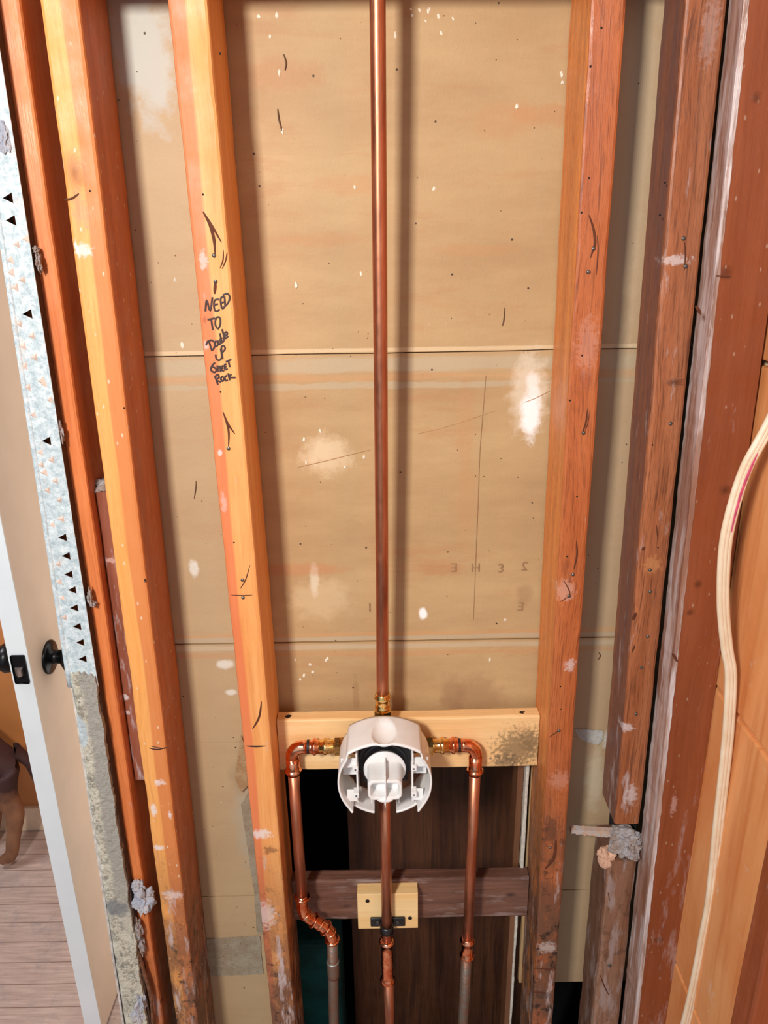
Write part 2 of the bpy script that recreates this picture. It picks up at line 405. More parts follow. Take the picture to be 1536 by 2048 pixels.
for pts in ([(555, 218), (558, 240), (564, 262)], [(392, 962), (391, 980), (388, 998)], [(567, 108), (572, 125), (570, 140)], [(1010, 615), (1008, 640), (1005, 652)], [(1198, 1306), (1201, 1312), (1197, 1320)],
            [(595, 935), (640, 925), (708, 908), (740, 900)], [(835, 868), (900, 852), (990, 822)], [(1050, 805), (1075, 795), (1100, 782)]):
    bm = new(); q = smooth_path([B(x, y)+Vector((0, .04, 0)) for x, y in pts], 5); thin = len(pts) > 3 or pts[0][0] in (835, 1050)
    tube(bm, q, [(.006 if thin else .02)*max(.3, math.sin(math.pi*(i+.5)/len(q))) + (.012 if thin else .02) for i in range(len(q))], 6); obj('scratch', bm, SCR if not thin else plain('crease', col(184, 140, 96), .7), wall_back)

# ------------------------------------------------------------------ studs
NAIL = plain('nail_steel', col(120, 116, 112), 0.35, 0.8)
HOLE = plain('pin_hole', col(24, 14, 8), 0.9)
GOUGE = plain('split_grain', col(92, 44, 18), 0.8)
INKPEN = plain('marker_ink', col(58, 30, 26), 0.55)
def nail(st, px, py, Y=0.0, r=0.085):
    c = P(px, py, Y); bm = new()
    lathe(bm, c+Vector((0, 0.02, 0)), (0, -1, 0), [(0, r), (0.05, r), (0.075, r*0.7), (0.08, r*0.2)], 14)
    obj('nail', bm, NAIL, st, True)
def holes(st, pts, Y=0.0, r=0.042):
    for x, y in pts:
        bm = new(); lathe(bm, P(x, y, Y)+Vector((0, 0.02, 0)), (0, -1, 0), [(0, r), (0.028, r), (0.03, r*.6)], 10); obj('nail_hole', bm, HOLE, st)
def gouge(st, pts, wdt=0.045, Y=0.0, m=None, name='gouge'):
    wdt *= 1.4
    q = smooth_path([P(x, y, Y-0.002) for x, y in pts], 5); n = len(q)
    rr = [wdt*max(0.15, math.sin(math.pi*(0.12+0.76*i/(n-1)))) for i in range(n)]
    bm = new(); tube(bm, q, rr, 8, flat=(Vector((0, 1, 0)), 0.25)); obj(name, bm, m or GOUGE, st)
def stud(name, label, left, right, m, y0=0.0, y1=3.5, z0=1.5, z1=95.0, seed=1, cat='wall stud', jit=0.03, wane=None, r=0.12, group=None):
    a, b = fitline(left, y0), fitline(right, y0)
    root = thing(name, ((a(z0)+b(z0))/2, (y0+y1)/2, z0), label, cat, group)
    bm = new(); plank(bm, a, b, y0, y1, z0, z1, r, 0.8, jit, seed, wane=wane)
    obj('timber', bm, m, root)
    return root
def mk3(px, py, rx, ry, cc, k, Y=0.0):
    c = P(px, py, Y); s = 1/(P(px+1, py, Y)-c).length
    return ((c.x, c.y, c.z), (rx/s, 1.2, ry/s*1.1), col(*cc), k)
def kn(px, py, rx, ry, Y=0.0):
    c = P(px, py, Y); s = 1/(P(px+1, py, Y)-c).length
    return ((c.x, c.y, c.z), rx/s, ry/s*1.1)
WH = (232, 226, 226)
L0 = [(-40, 0), (44, 600), (150, 1300), (262, 2048)]; R0 = [(38, 0), (122, 600), (220, 1300), (257, 1527), (325, 2048)]
w0 = wood('doorway_stud_wood', col(205, 112, 58), col(140, 60, 26), col(226, 134, 76), seed=1, smear=0.5, grime=.6, grime_z=(30, 16), contrast=.6)
s0 = stud('wall_stud', 'narrow orange stud in the shade beside the galvanised corner bead', L0, R0, w0, seed=1)
L1 = [(80, 0), (171, 700), (251, 1300), (306, 1697), (352, 2048)]; R1 = [(157, 0), (239, 700), (308, 1300), (358, 1697), (396, 2048)]
_a, _b = fitline(L1, 0), fitline(R1, 0); sl1 = ((_a(70)+_b(70))-(_a(20)+_b(20)))/100; m1 = (_a(40)+_b(40))/2-sl1*40
w1 = wood('left_stud_wood', col(232, 156, 80), col(170, 88, 40), col(240, 172, 98), seed=2, smear=0.9, smear_z=(36, 20), grime=0.95, grime_z=(33, 22), flecks=.7, contrast=.55, rough=.5,
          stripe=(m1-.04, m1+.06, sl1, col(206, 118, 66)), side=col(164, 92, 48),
          knots=[kn(150, 345, 26, 42), kn(385, 1800, 16, 16)],
          marks=[mk3(165, 500, 22, 14, WH, .85), mk3(152, 495, 5, 14, WH, .9), mk3(160, 420, 20, 40, (196, 130, 100), .6), mk3(318, 1565, 12, 8, WH, .8), mk3(308, 1620, 7, 18, WH, .9), mk3(340, 1630, 4, 10, WH, .9),
                 mk3(317, 1695, 14, 7, WH, .9), mk3(345, 1790, 24, 12, WH, .6)])
s1 = stud('wall_stud', 'orange stud with round knot near top, dark paint-flecked side, between corner bead and written stud', L1, R1, w1, seed=2)
LA = [(332, 0), (408, 700), (468, 1300), (491, 1530), (543, 2048)]; RA = [(413, 0), (476, 700), (528, 1300), (590, 2048)]
xa = P(440, 700, 0).x
wA = wood('written_stud_wood', col(228, 150, 82), col(170, 88, 40), col(242, 174, 106), seed=3, smear=0.95, smear_z=(34, 18), grime=0.95, grime_z=(33, 22), contrast=.4, rough=.55,
          stripe=(xa-0.05, xa-0.18, 0.0, col(218, 112, 72)),
          marks=[mk3(407, 520, 10, 20, WH, .55), mk3(412, 690, 6, 12, WH, .5), mk3(410, 640, 5, 10, (150, 70, 50), .7), mk3(440, 905, 5, 8, WH, .8), mk3(447, 1005, 7, 24, WH, .35), mk3(523, 1668, 26, 12, WH, .85), mk3(530, 1830, 26, 36, WH, .55), mk3(540, 1700, 16, 10, (90, 50, 34), .7)])
sA = stud('wall_stud', 'bright orange stud with handwritten marker note on its face', LA, RA, wA, seed=3)
LC = [(1182, 0), (1139, 700), (1108, 1300), (1063, 2048)]; RC = [(1253, 0), (1204, 700), (1160, 1300), (1105, 2048)]
wC = wood('right_stud_wood', col(178, 94, 48), col(96, 42, 20), col(192, 110, 62), seed=4, fine=46, smear=0.8, smear_z=(40, 18), grime=1.0, grime_z=(39, 27), contrast=1.5, rough=.4,
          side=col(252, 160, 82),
          marks=[mk3(1175, 690, 26, 60, (206, 150, 130), .5), mk3(1130, 1180, 24, 26, (214, 170, 150), .6), mk3(1140, 1330, 14, 14, WH, .5), mk3(1120, 1560, 26, 22, (206, 150, 130), .5),
                 mk3(1100, 1660, 18, 40, (74, 52, 42), .8), mk3(1095, 1895, 22, 16, (200, 190, 184), .75), mk3(1085, 1990, 20, 12, (60, 44, 36), .8), mk3(1175, 760, 20, 20, (150, 80, 56), .5)])
# the stripe colours the sawn left side of this stud only (planes x below the front arris)
sC = stud('wall_stud', 'reddish orange stud right of the copper riser, with nails and crescent hammer marks', LC, RC, wC, seed=4)
LD = [(1364, 0), (1319, 700), (1264, 1300), (1225, 1640)]; RD = [(1451, 0), (1386, 700), (1319, 1300), (1278, 1640)]
zD = P(1250, 1648, 0).z; zD2 = P(1250, 1722, 0).z
pd = P(1319, 700, 0); sl = (P(1364, 0, 0).x-P(1225, 1640, 0).x)/(P(1364, 0, 0).z-P(1225, 1640, 0).z)
wD = wood('brown_stud_wood', col(152, 86, 50), col(80, 42, 26), col(174, 106, 68), seed=5, fine=40, smear=0.7, smear_z=(70, 30), grime=.5, grime_z=(34, 28), contrast=1.7, rough=.4,
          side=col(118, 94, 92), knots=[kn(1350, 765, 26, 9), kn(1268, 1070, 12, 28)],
          marks=[mk3(1350, 520, 36, 10, WH, .6), mk3(1400, 600, 10, 90, (200, 170, 160), .5), mk3(1420, 60, 20, 70, (190, 160, 150), .45), mk3(1250, 1455, 20, 10, WH, .6), mk3(1262, 1590, 14, 26, WH, .5), mk3(1305, 1130, 22, 20, (216, 150, 96), .5)])
sD = stud('wall_stud', 'weathered brown stud left of the black gap with coarse open grain', LD, RD, wD, z0=zD, y1=2.6, seed=5, jit=.04)
wD2 = wood('stained_stud_wood', col(140, 92, 66), col(78, 50, 38), col(168, 128, 104), seed=6, smear=0.7, smear_z=(60, 30), grime=.35, grime_z=(60, 40), contrast=1.0, rough=.45, smear_col=(166, 148, 144), side=col(104, 76, 68))
sD2 = stud('wall_stud', 'short grey-brown stained stud continuing below the broken plaster lump', [(1212, 1760), (1184, 2048)], [(1271, 1760), (1239, 2048)], wD2, z1=zD2, y1=2.8, seed=6, jit=.06, r=.2)
# nails, holes, hammer marks
for x, y in ((428, 511), (431, 563), (457, 897), (485, 1160), (486, 1195)): nail(sA, x, y)
holes(sA, [(440, 107), (406, 389), (441, 784), (468, 1085)])
gouge(sA, [(406, 423), (420, 450), (428, 480), (430, 508)], .05); gouge(sA, [(406, 423), (424, 452), (443, 485)], .035); gouge(sA, [(431, 563), (430, 575), (429, 588)], .05)
gouge(sA, [(447, 500), (446, 520), (440, 537)], .022); gouge(sA, [(454, 505), (451, 522), (444, 538)], .022)
gouge(sA, [(446, 824), (456, 848), (470, 868)], .035); gouge(sA, [(446, 824), (457, 860), (457, 893)], .035)
gouge(sA, [(500, 1130), (491, 1160), (480, 1178)], .02); gouge(sA, [(462, 1190), (486, 1191), (505, 1190)], .02); gouge(sA, [(523, 1403), (518, 1435), (505, 1458)], .04)
gouge(sA, [(492, 1492), (512, 1493), (532, 1492)], .04, m=INKPEN, name='pencil_mark'); gouge(s1, [(298, 1496), (314, 1499), (333, 1495)], .035, m=INKPEN, name='pencil_mark'); gouge(s1, [(300, 1492), (330, 1498)], .02, m=INKPEN, name='pencil_mark')
gouge(s1, [(128, 398), (142, 398), (158, 387)], .035)
holes(s1, [(180, 382), (248, 816), (290, 1160)]); nail(s1, 290, 1162, r=.05)
for x, y in ((1187, 497), (1177, 544), (1167, 866), (1146, 1149), (1138, 1192), (1118, 1461), (1100, 1695), (1078, 1908)): nail(sC, x, y)
holes(sC, [(1203, 56), (1181, 133), (1178, 356), (1163, 425), (1164, 711), (1140, 801), (1154, 993), (1134, 1113), (1121, 1373), (1122, 1418)])
gouge(sC, [(1178, 430), (1187, 458), (1190, 485), (1186, 500), (1181, 516)], .045); gouge(sC, [(1194, 470), (1196, 500), (1193, 550)], .022)
gouge(sC, [(1175, 817), (1172, 845), (1164, 868)], .035); gouge(sC, [(1179, 820), (1176, 845), (1169, 866)], .022)
gouge(sC, [(1153, 1082), (1154, 1110), (1148, 1138)], .035); gouge(sC, [(1128, 1162), (1138, 1180), (1140, 1190)], .022); gouge(sC, [(1120, 1204), (1136, 1194)], .018)
gouge(sC, [(1112, 1680), (1108, 1715), (1090, 1738)], .07); gouge(sC, [(1068, 1937), (1105, 1938)], .04); gouge(sC, [(1066, 1984), (1090, 1985)], .05); gouge(sC, [(1098, 1475), (1118, 1461)], .025)
for x, y in ((1367, 477), (1371, 533), (1341, 847), (1300, 1140), (1300, 1183), (1295, 1273), (1283, 1335), (1272, 1428)): nail(sD, x, y)
holes(sD, [(1330, 365), (1320, 430), (1316, 1095), (1305, 890)]); gouge(sD, [(1367, 480), (1371, 500), (1369, 540)], .03); gouge(sD, [(1290, 1094), (1284, 1100)], .06); gouge(sD, [(1313, 1050), (1316, 1080)], .025); gouge(sD, [(1272, 1225), (1266, 1240)], .07); gouge(sD, [(1270, 1290), (1264, 1305)], .04)
gouge(sD2, [(1216, 1785), (1222, 1815), (1220, 1830)], .03); gouge(sD2, [(1200, 1950), (1210, 1975), (1218, 1990)], .03); nail(sD2, 1219, 1931, r=.12)

# handwriting on the stud face
W = [[(166,1200),(180,1082),(216,1194),(242,1048)], [(312,1072),(268,1080),(258,1125),(264,1180),(285,1198),(322,1178)], [(262,1130),(302,1122)],
     [(368,1038),(334,1058),(332,1110),(345,1168),(378,1156)], [(334,1112),(366,1100)], [(372,1040),(380,1150)], [(352,1028),(404,1008),(426,1050),(410,1110),(352,1166)],
     [(188,1292),(272,1274)], [(228,1284),(246,1402)], [(292,1262),(322,1272),(328,1330),(304,1388),(276,1352),(274,1300),(292,1262)],
     [(206,1528),(236,1626)], [(174,1568),(190,1526),(236,1512),(268,1548),(258,1596),(234,1624)], [(286,1516),(266,1540),(282,1576),(302,1556),(288,1518)],
     [(300,1512),(310,1554),(328,1546),(324,1496),(336,1548)], [(322,1436),(346,1532),(366,1508),(350,1480)], [(345,1392),(376,1502)], [(372,1468),(402,1446),(390,1422),(370,1450),(384,1490),(412,1466)],
     [(276,1664),(284,1710),(316,1728),(342,1690),(330,1602)], [(352,1716),(338,1592),(364,1572),(378,1606),(346,1646)],
     [(270,1752),(238,1786),(226,1832),(262,1858),(286,1830),(250,1800),(226,1810)], [(292,1784),(304,1850)], [(296,1822),(322,1792),(330,1856)], [(362,1786),(340,1800),(342,1836),(370,1838)], [(340,1816),(360,1812)],
     [(394,1766),(374,1780),(378,1826),(406,1816)], [(376,1800),(394,1794)], [(386,1746),(446,1718)], [(414,1734),(428,1802)],
     [(268,1900),(302,1992)], [(262,1912),(300,1880),(312,1914),(284,1938),(334,1964)], [(348,1898),(332,1926),(348,1954),(366,1926),(348,1898)], [(398,1890),(376,1912),(384,1948),(408,1938)],
     [(410,1866),(428,1944)], [(446,1876),(420,1910),(492,1914)]]
bm = new()
for st in W:
    q = smooth_path([P(380+x/5.39, 400+y/5.39, -0.004) for x, y in st], 5)
    tube(bm, q, 0.042, 8, flat=(Vector((0, 1, 0)), 0.2))
obj('handwritten_note', bm, INKPEN, sA, label='dark marker handwriting on the orange stud')

# splinters torn on the side of stud next to board
# corner post on the right: turned stud of the side wall
e0 = fitline([(1460, 0), (1396, 700), (1321, 1300), (1245, 2048)], 0.0)
e1 = fitline([(1496, 0), (1423, 700), (1353, 1300), (1313, 1640), (1276, 2048)], -1.6)
e2 = fitline([(1529, 700), (1498, 915), (1441, 1300), (1340, 2048)], -1.6)
wE = wood('corner_post_wood', col(134, 68, 38), col(92, 44, 24), col(148, 80, 48), seed=8, contrast=.45, rough=.38, smear=0.35, smear_z=(60, 20), flecks=.25,
          knots=[kn(1512, 195, 12, 12, -1.6), kn(1452, 545, 18, 16, -1.6), kn(1396, 1168, 10, 11, -1.6), kn(1380, 1225, 10, 9, -1.6), kn(1318, 1880, 14, 8, -1.6), kn(1450, 980, 14, 14, -1.6)],
          marks=[mk3(1348, 1610, 7, 26, (210, 170, 160), .6, -1.6)])
rootE = thing('corner_post', (e1(1.5), -0.5, 1.5), 'wide red-brown corner post with pale battered edge, right of the black gap', 'corner post')
bm = new(); prev = None; first = None
for i in range(121):
    z = 1.5+93.5*i/120; j = noise.noise(Vector((z*.4, 3, 1)))*.04+noise.noise(Vector((z*2.2, 8, 1)))*.035; k = noise.noise(Vector((z*.5, 7, 4)))*.05
    a, b, c2 = e0(z), e1(z), e2(z); m_ = e1(z)
    xf = m_-0.04
    pts = [(a+j, 0.15), (a+j, 0.0), (a+(xf-a)*0.35+j, -0.75), (xf-0.03+j*.6, -1.48+k*.5), (xf+0.10, -1.6), ((xf+c2)/2, -1.6), (c2-0.05, -1.6), (c2, -1.53), (c2, 0.15)]
    cur = [bm.verts.new((x, y, z)) for x, y in pts]
    if prev: bridge(bm, prev, cur)
    else: first = cur
    prev = cur
bm.faces.new(first); bm.faces.new(prev)
obj('timber', bm, wE, rootE)
# pale battered edge face as its own skin
wE2 = wood('battered_edge_wood', col(150, 104, 84), col(96, 60, 46), col(190, 160, 148), seed=9, contrast=1.1, rough=.33, smear=1.0, smear_z=(200, 100), smear_col=(204, 188, 186), fine=16, smear_t=.535, smear_s=.13)
bm = new(); prev = None
for i in range(241):
    z = 1.5+93.5*i/240; a, xf = e0(z), e1(z)-0.04
    j = noise.noise(Vector((z*.4, 3, 1)))*.04+noise.noise(Vector((z*2.2, 8, 1)))*.035; k = noise.noise(Vector((z*.5, 7, 4)))*.05
    q = noise.noise(Vector((z*1.1, 1, 9)))*.05+noise.noise(Vector((z*4, 1, 9)))*.03
    pts = [(a-0.03+j, 0.12), (a-0.035+j, -0.02), (a+(xf-a)*0.33-0.04+j+q*.5, -0.75), (xf-0.07+j*.6, -1.50+k*.5), (xf+0.10+q, -1.63), (xf+0.12+q, -1.55), (xf, -1.3), (a+0.02, 0.12)]
    cur = [bm.verts.new((x, y, z)) for x, y in pts]
    if prev: bridge(bm, prev, cur)
    prev = cur
obj('battered_edge', bm, wE2, rootE, label='pale plaster-smeared edge of the post')
for x, y in ((1397, 600+20), (1350, 1315)): gouge(rootE, [(x-6, y-8), (x, y), (x+5, y+9)], .05, -1.62)
gouge(rootE, [(1432, 551), (1448, 553), (1462, 553)], .03, -1.61)
# black gap between brown stud and post: its shade is put in as a black strip deep inside
bm = new(); plank(bm, lambda z: e0(z)-0.75, lambda z: e0(z)-0.02, 0.9, 3.4, 1.5, 95, .02, 4, 0)
tagobj(obj('gap_shade_strip', bm, plain('gap_shade_black', col(10, 9, 9), 0.95), loc=(e0(1.5), 2, 1.5)), 'black strip standing for the shade in the gap between brown stud and corner post', 'gap shade')

# ------------------------------------------------------------------ right side wall
XW = e2(40.0)-0.02
def rw_mat():
    m, t, b = mat('side_board_paper', 0.5); p = t.pos()
    a = t.noise(t.vec('MULTIPLY', p, (1, .35, 0.12)), 1.2, 5, .6)
    c = t.mix(t.rng(a, .3, .7), col(222, 142, 84), col(236, 170, 112))
    c = t.mix(t.math('MULTIPLY', t.rng(t.noise(t.vec('MULTIPLY', p, (1, 1.6, .07)), 1.0, 3), .52, .68), .5), c, col(196, 104, 44))
    c = t.mix(t.math('MULTIPLY', t.rng(t.noise(p, .8, 5, .75), .62, .72), .6), c, col(224, 200, 176))
    d, cc = t.vor(p, 1.2); g = t.xyz(cc)
    c = t.mix(t.math('MULTIPLY', t.rng(d, .08, .05), t.rng(g[0], .8, .82)), c, col(80, 44, 24))
    t.l.new(c, b.inputs['Base Color']); bump(t, b, t.noise(p, 1.5, 4), .25, .08)
    return m
RWM = rw_mat()
wall_right = thing('wall_right', (XW, -15, 0), 'orange plasterboard of the side wall right of the corner post', 'wall', kind='structure')
for z0, z1 in ((0.2, seam3-.1), (seam3+.12, seam2-.12), (seam2+.12, seam1-.12), (seam1+.12, 95)):
    bm = new(); box(bm, XW, XW+0.4, -34, -1.0, z0, z1, 0.1, 2); obj('plasterboard_sheet', bm, RWM, wall_right)
bm = new(); box(bm, XW+0.35, XW+0.9, -34, 3.0, 0, 95); obj('backing_layer', bm, plain('side_backing', col(236, 196, 156), .9), wall_right)
# near stud of the side wall
wF = wood('side_stud_wood', col(136, 68, 38), col(90, 40, 22), col(152, 82, 50), seed=11, contrast=.5, rough=.38, smear=.6, smear_z=(60, 15))
xF = (e0(20)+e1(20))/2+0.1
dF = P(1451, 2048, 0)
k0 = (dF.x-0)/(33.5); yF = xF/k0-33.5
rootF = thing('side_wall_stud', (xF+1.2, yF-.7, 1.5), 'red-brown stud at the lower right edge beside the hanging cable', 'wall stud')
bm = new(); fx0 = lambda z: xF+ (z-14)*0.008; fx1 = lambda z: XW-0.02
plank(bm, fx0, fx1, yF-1.35, yF, 1.5, 95, .12, 1.0, .04, 12); obj('timber', bm, wF, rootF)
# sole plate under everything
wP = wood('plate_wood', col(150, 96, 62), col(90, 54, 36), col(176, 120, 84), axis='X', seed=13, smear=.6, grime=.5)
rootp = thing('sole_plate', (0, 1.75, 0), 'timber sole plate on the floor under the studs', 'timber plate')
bm = new(); box(bm, -17, 17.0, 0, 3.5, 0.01, 1.48, .08); obj('timber', bm, wP, rootp)

# horizontal fire blocks just above the frame
def edge_at(pts, z, Y=0): return fitline(pts, Y)(z)
zb = P(760, 0, 3.5).z+0.35
for (la, ra, who) in ((R1, LA, 'between the two left studs'), (RA, LC, 'above the copper riser bay'), (RC, LD, 'between the two right studs')):
    bm = new(); x0 = edge_at(la, zb)+.05; x1 = edge_at(ra, zb)-.05
    box(bm, x0, x1, 0.4, 3.45, zb, zb+1.5, .08)
    tagobj(obj('fire_block', bm, wP, loc=((x0+x1)/2, 2, zb)), 'horizontal fire block at the top, '+who, 'blocking')

# ------------------------------------------------------------------ blocking boards
def R_(pts, z): return fitline(pts, 0)(z)
zt = P(770, 1437, 2.0).z; zbm = P(770, 1538, 2.0).z
pk = P(1035, 1500, 2.0)
wPine = wood('new_pine', col(236, 190, 130), col(196, 140, 84), col(246, 208, 152), axis='X', seed=14, contrast=.35, rough=.5,
             marks=[mk3(1045, 1490, 60, 50, (164, 132, 92), .75, 2.0), mk3(1035, 1500, 56, 44, (96, 80, 58), .6, 2.0), mk3(1010, 1522, 34, 20, (78, 70, 60), .7, 2.0), mk3(1060, 1480, 24, 30, (110, 88, 62), .55, 2.0), mk3(650, 1500, 60, 30, (248, 216, 164), .5, 2.0)])
x0, x1 = R_(RA, zt)+.03, R_(LC, zt)-.03
rootB = thing('blocking_board', ((x0+x1)/2, 2.4, zbm), 'pale new pine board behind the valve with a dark rough patch on its right', 'blocking')
bm = new(); plank(bm, lambda z: zbm, lambda z: zt, 2.0, 2.85, x0, x1, .1, .5, .03, 21, axis='X'); obj('timber', bm, wPine, rootB)
KN = plain('screw_dark', col(44, 30, 22), .6, .3)
for x, y in ((576, 1430), (1044, 1425)):
    bm = new(); c = P(x, y, 2.3); lump(bm, (c.x, 2.35, zt-0.0), (.17, .14, .03), 3, 2); obj('screw_hole', bm, KN, rootB)
zt2 = P(770, 1760, 2.6).z; zb2 = P(770, 1838, 2.6).z
x0, x1 = R_(RA, zt2)+.03, R_(LC, zt2)-.03
wOld = wood('old_block_wood', col(104, 68, 54), col(56, 34, 28), col(132, 92, 74), axis='X', seed=15, contrast=1.0, rough=.5, smear=.7, smear_z=(80, 20), smear_col=(150, 130, 124), knots=[kn(693, 1812, 14, 5, 2.6), kn(1020, 1790, 16, 8, 2.6)])
rootO = thing('blocking_board', ((x0+x1)/2, 3, zb2), 'old dark brown board across the opening behind the small pine block', 'blocking')
bm = new(); plank(bm, lambda z: zb2, lambda z: zt2, 2.6, 3.5, x0, x1, .1, .5, .05, 22, axis='X'); obj('timber', bm, wOld, rootO)
# scrap pine block for the strap
a = P(714, 1789, 1.75); b = P(836, 1856, 1.75)
rootS = thing('strap_block', ((a.x+b.x)/2, 2.1, b.z), 'small pale pine block screwed to the old board behind the centre pipe', 'blocking')
wScrap = wood('scrap_pine', col(240, 196, 130), col(204, 146, 84), col(248, 214, 156), axis='X', seed=16, contrast=.3, rough=.5)
bm = new(); box(bm, a.x, b.x, 1.75, 2.6, b.z, a.z, .04); obj('timber', bm, wScrap, rootS)
def screw(root, px, py, Y, r=.13):
    bm = new(); c = P(px, py, Y); lathe(bm, c+Vector((0, .05, 0)), (0, -1, 0), [(0, r), (.06, r), (.065, r*.8), (.05, r*.3)], 16); obj('screw', bm, KN, root, True)
screw(rootS, 735, 1802, 1.75); screw(rootS, 820, 1836, 1.75)

# brown infill board between the two leftmost studs with a crumb of plaster on top
wBr = wood('infill_wood', col(134, 72, 50), col(90, 46, 32), col(154, 88, 64), seed=17, contrast=.6, rough=.35, smear=.7, smear_z=(60, 50),
           marks=[mk3(228, 1118, 18, 6, (214, 170, 158), .8, .9), mk3(246, 1390, 14, 8, WH, .8, .9), mk3(255, 1420, 10, 5, WH, .6, .9)])
zi0 = P(275, 1560, .7).z; zi1 = P(195, 985, .7).z
ii = fitline([(180, 985), (219, 1300), (262, 1550)], .7); jj = fitline([(216, 985), (258, 1300), (300, 1550)], .7)
rootI = thing('infill_board', (ii(zi0)+.6, 1, zi0), 'glossy brown board wedged between the two leftmost studs', 'blocking')
bm = new(); plank(bm, lambda z: R_(R0, z)+.03, lambda z: R_(L1, z)-.03+0.0, .7, 3.2, zi0, zi1, .06, 1, .02, 23); obj('timber', bm, wBr, rootI)
PLAS = plain('plaster', col(206, 196, 188), .8, vary=.2, nscale=2.2, bs=.6)
def rough_plaster(name, a, b2, c3, sc_=1.6):
    m, t, b = mat(name, .8); p = t.pos()
    c = t.mix(t.rng(t.noise(p, sc_, 5, .7), .42, .58), a, b2)
    c = t.mix(t.rng(t.noise(p, sc_*3.5, 5, .8), .56, .64), c, c3)
    t.l.new(c, b.inputs['Base Color']); bump(t, b, t.noise(p, 7, 6, .8), .9, .12); return m
CHUNK = rough_plaster('broken_plaster', col(196, 192, 196), col(178, 158, 146), col(120, 108, 104))
bm = new(); c = P(197, 985, .9); lump(bm, (c.x+.05, 1.3, zi1+.16), (.42, .5, .3), 4, 4, .35)
tagobj(obj('plaster_crumb', bm, CHUNK, loc=(c.x, 1.3, zi1)), 'grey plaster crumb lying on top of the glossy brown board', 'plaster')

# plaster lump and lath stub where the brown stud is broken
rootK = thing('plaster_lump', (P(1240, 1690).x, .4, zD2), 'grey-beige broken plaster lump in the break of the brown stud', 'plaster')
c = P(1247, 1690, -.1)
bm = new(); lump(bm, c, (.72, .55, .55), 6, 4, .45); lump(bm, P(1262, 1700, -.2), (.42, .4, .45), 7, 4, .5); lump(bm, P(1250, 1668, .1), (.7, .6, .35), 8, 4, .45)
obj('lump', bm, CHUNK, rootK)
bm = new(); lump(bm, P(1213, 1712, .35), (.5, .35, .72), 9, 4, .28); obj('gypsum_piece', bm, plain('pink_gypsum', col(222, 176, 148), .8, vary=.1, bs=.3), rootK)
z_l = P(1190, 1668, 1.0)
rl = thing('lath_stub', z_l, 'short torn pale strip sticking out of the broken brown stud', 'strip')
bm = new(); n = 24; a = P(1141, 1660, 1.4); b = P(1238, 1668, .2); prev = None
for i in range(n+1):
    q = a.lerp(b, i/n); h = .28+.08*noise.noise(Vector((i*.5, 1, 1)))+.16*i/n; d = .05*noise.noise(Vector((i*.8, 5, 1)))
    cur = [bm.verts.new(q+Vector(v)) for v in ((0, -.12, h/2), (0, .2, h/2+.02), (0, .2, -h/2+d), (0, -.12, -h/2+d*2))]
    if prev: bridge(bm, prev, cur)
    else: bm.faces.new(cur)
    prev = cur
bm.faces.new(prev)
obj('strip', bm, rough_plaster('torn_paper', col(226, 186, 156), col(206, 200, 200), col(200, 150, 116)), rl)

# ------------------------------------------------------------------ corner bead on the doorway corner
br = fitline([(46, 412), (73, 547), (89, 678), (109, 775), (146, 1037), (175, 1220), (184, 1293)], -.55)
bl = fitline([(15, 547), (22, 620), (33, 746), (55, 862), (73, 965), (91, 1074), (109, 1183), (124, 1293)], -.55)
def galv():
    m, t, b = mat('galvanised_steel', .55, .0); p = t.pos()
    n = t.noise(p, 3.0, 6, .75)
    c = t.mix(t.rng(n, .38, .62), col(160, 178, 186), col(212, 222, 226))
    c = t.mix(t.math('MULTIPLY', t.rng(t.noise(p, 9, 4, .8), .56, .66), .7), c, col(130, 146, 152))
    c = t.mix(t.math('MULTIPLY', t.rng(t.noise(p, 1.1, 4), .6, .75), .6), c, col(214, 200, 188))
    t.l.new(c, b.inputs['Base Color']); b.inputs['Specular IOR Level'].default_value = .6
    bump(t, b, t.noise(p, 6, 4), .3, .05); return m
GAL = galv()
zend = P(165, 1372, -.55).z
rootG = thing('corner_bead', ((bl(zend)+br(zend))/2, -.5, zend), 'bare galvanised corner bead with triangular holes at the doorway corner', 'corner bead')
tri = []
TR = [(18, 396), (24, 441), (57, 628), (95, 882), (127, 1075), (134, 1112), (139, 1149), (146, 1180), (150, 1216), (156, 1253), (162, 1285), (167, 1318)]
for x, y in TR:
    q = P(x, y, -.6); s = .2
    tri.append([(q.x-s*1.25, q.z), (q.x+s*.75, q.z+s), (q.x+s*.75, q.z-s)])
outer = []
zz = zend
while zz < 95: outer.append((bl(zz)+.22, zz)); zz += 1.5
outer.append((bl(95)+.22, 95)); outer.append((br(95), 95))
zz = 95
while zz > zend: outer.append((br(zz)+.015*noise.noise(Vector((zz, 0, 0))), zz)); zz -= 1.5
outer.append((br(zend), zend))
plate2d('perforated_flange', outer, tri, .04, GAL, rootG, lambda x, y, t: Vector((x, -.6+t, y)))
bm = new(); pts = []
for i in range(60):
    z = zend+(95-zend)*i/59; pts.append(Vector((bl(z)+.12, -.52, z)))
tube(bm, pts, .15, 14); obj('bead_nose', bm, GAL, rootG, True)
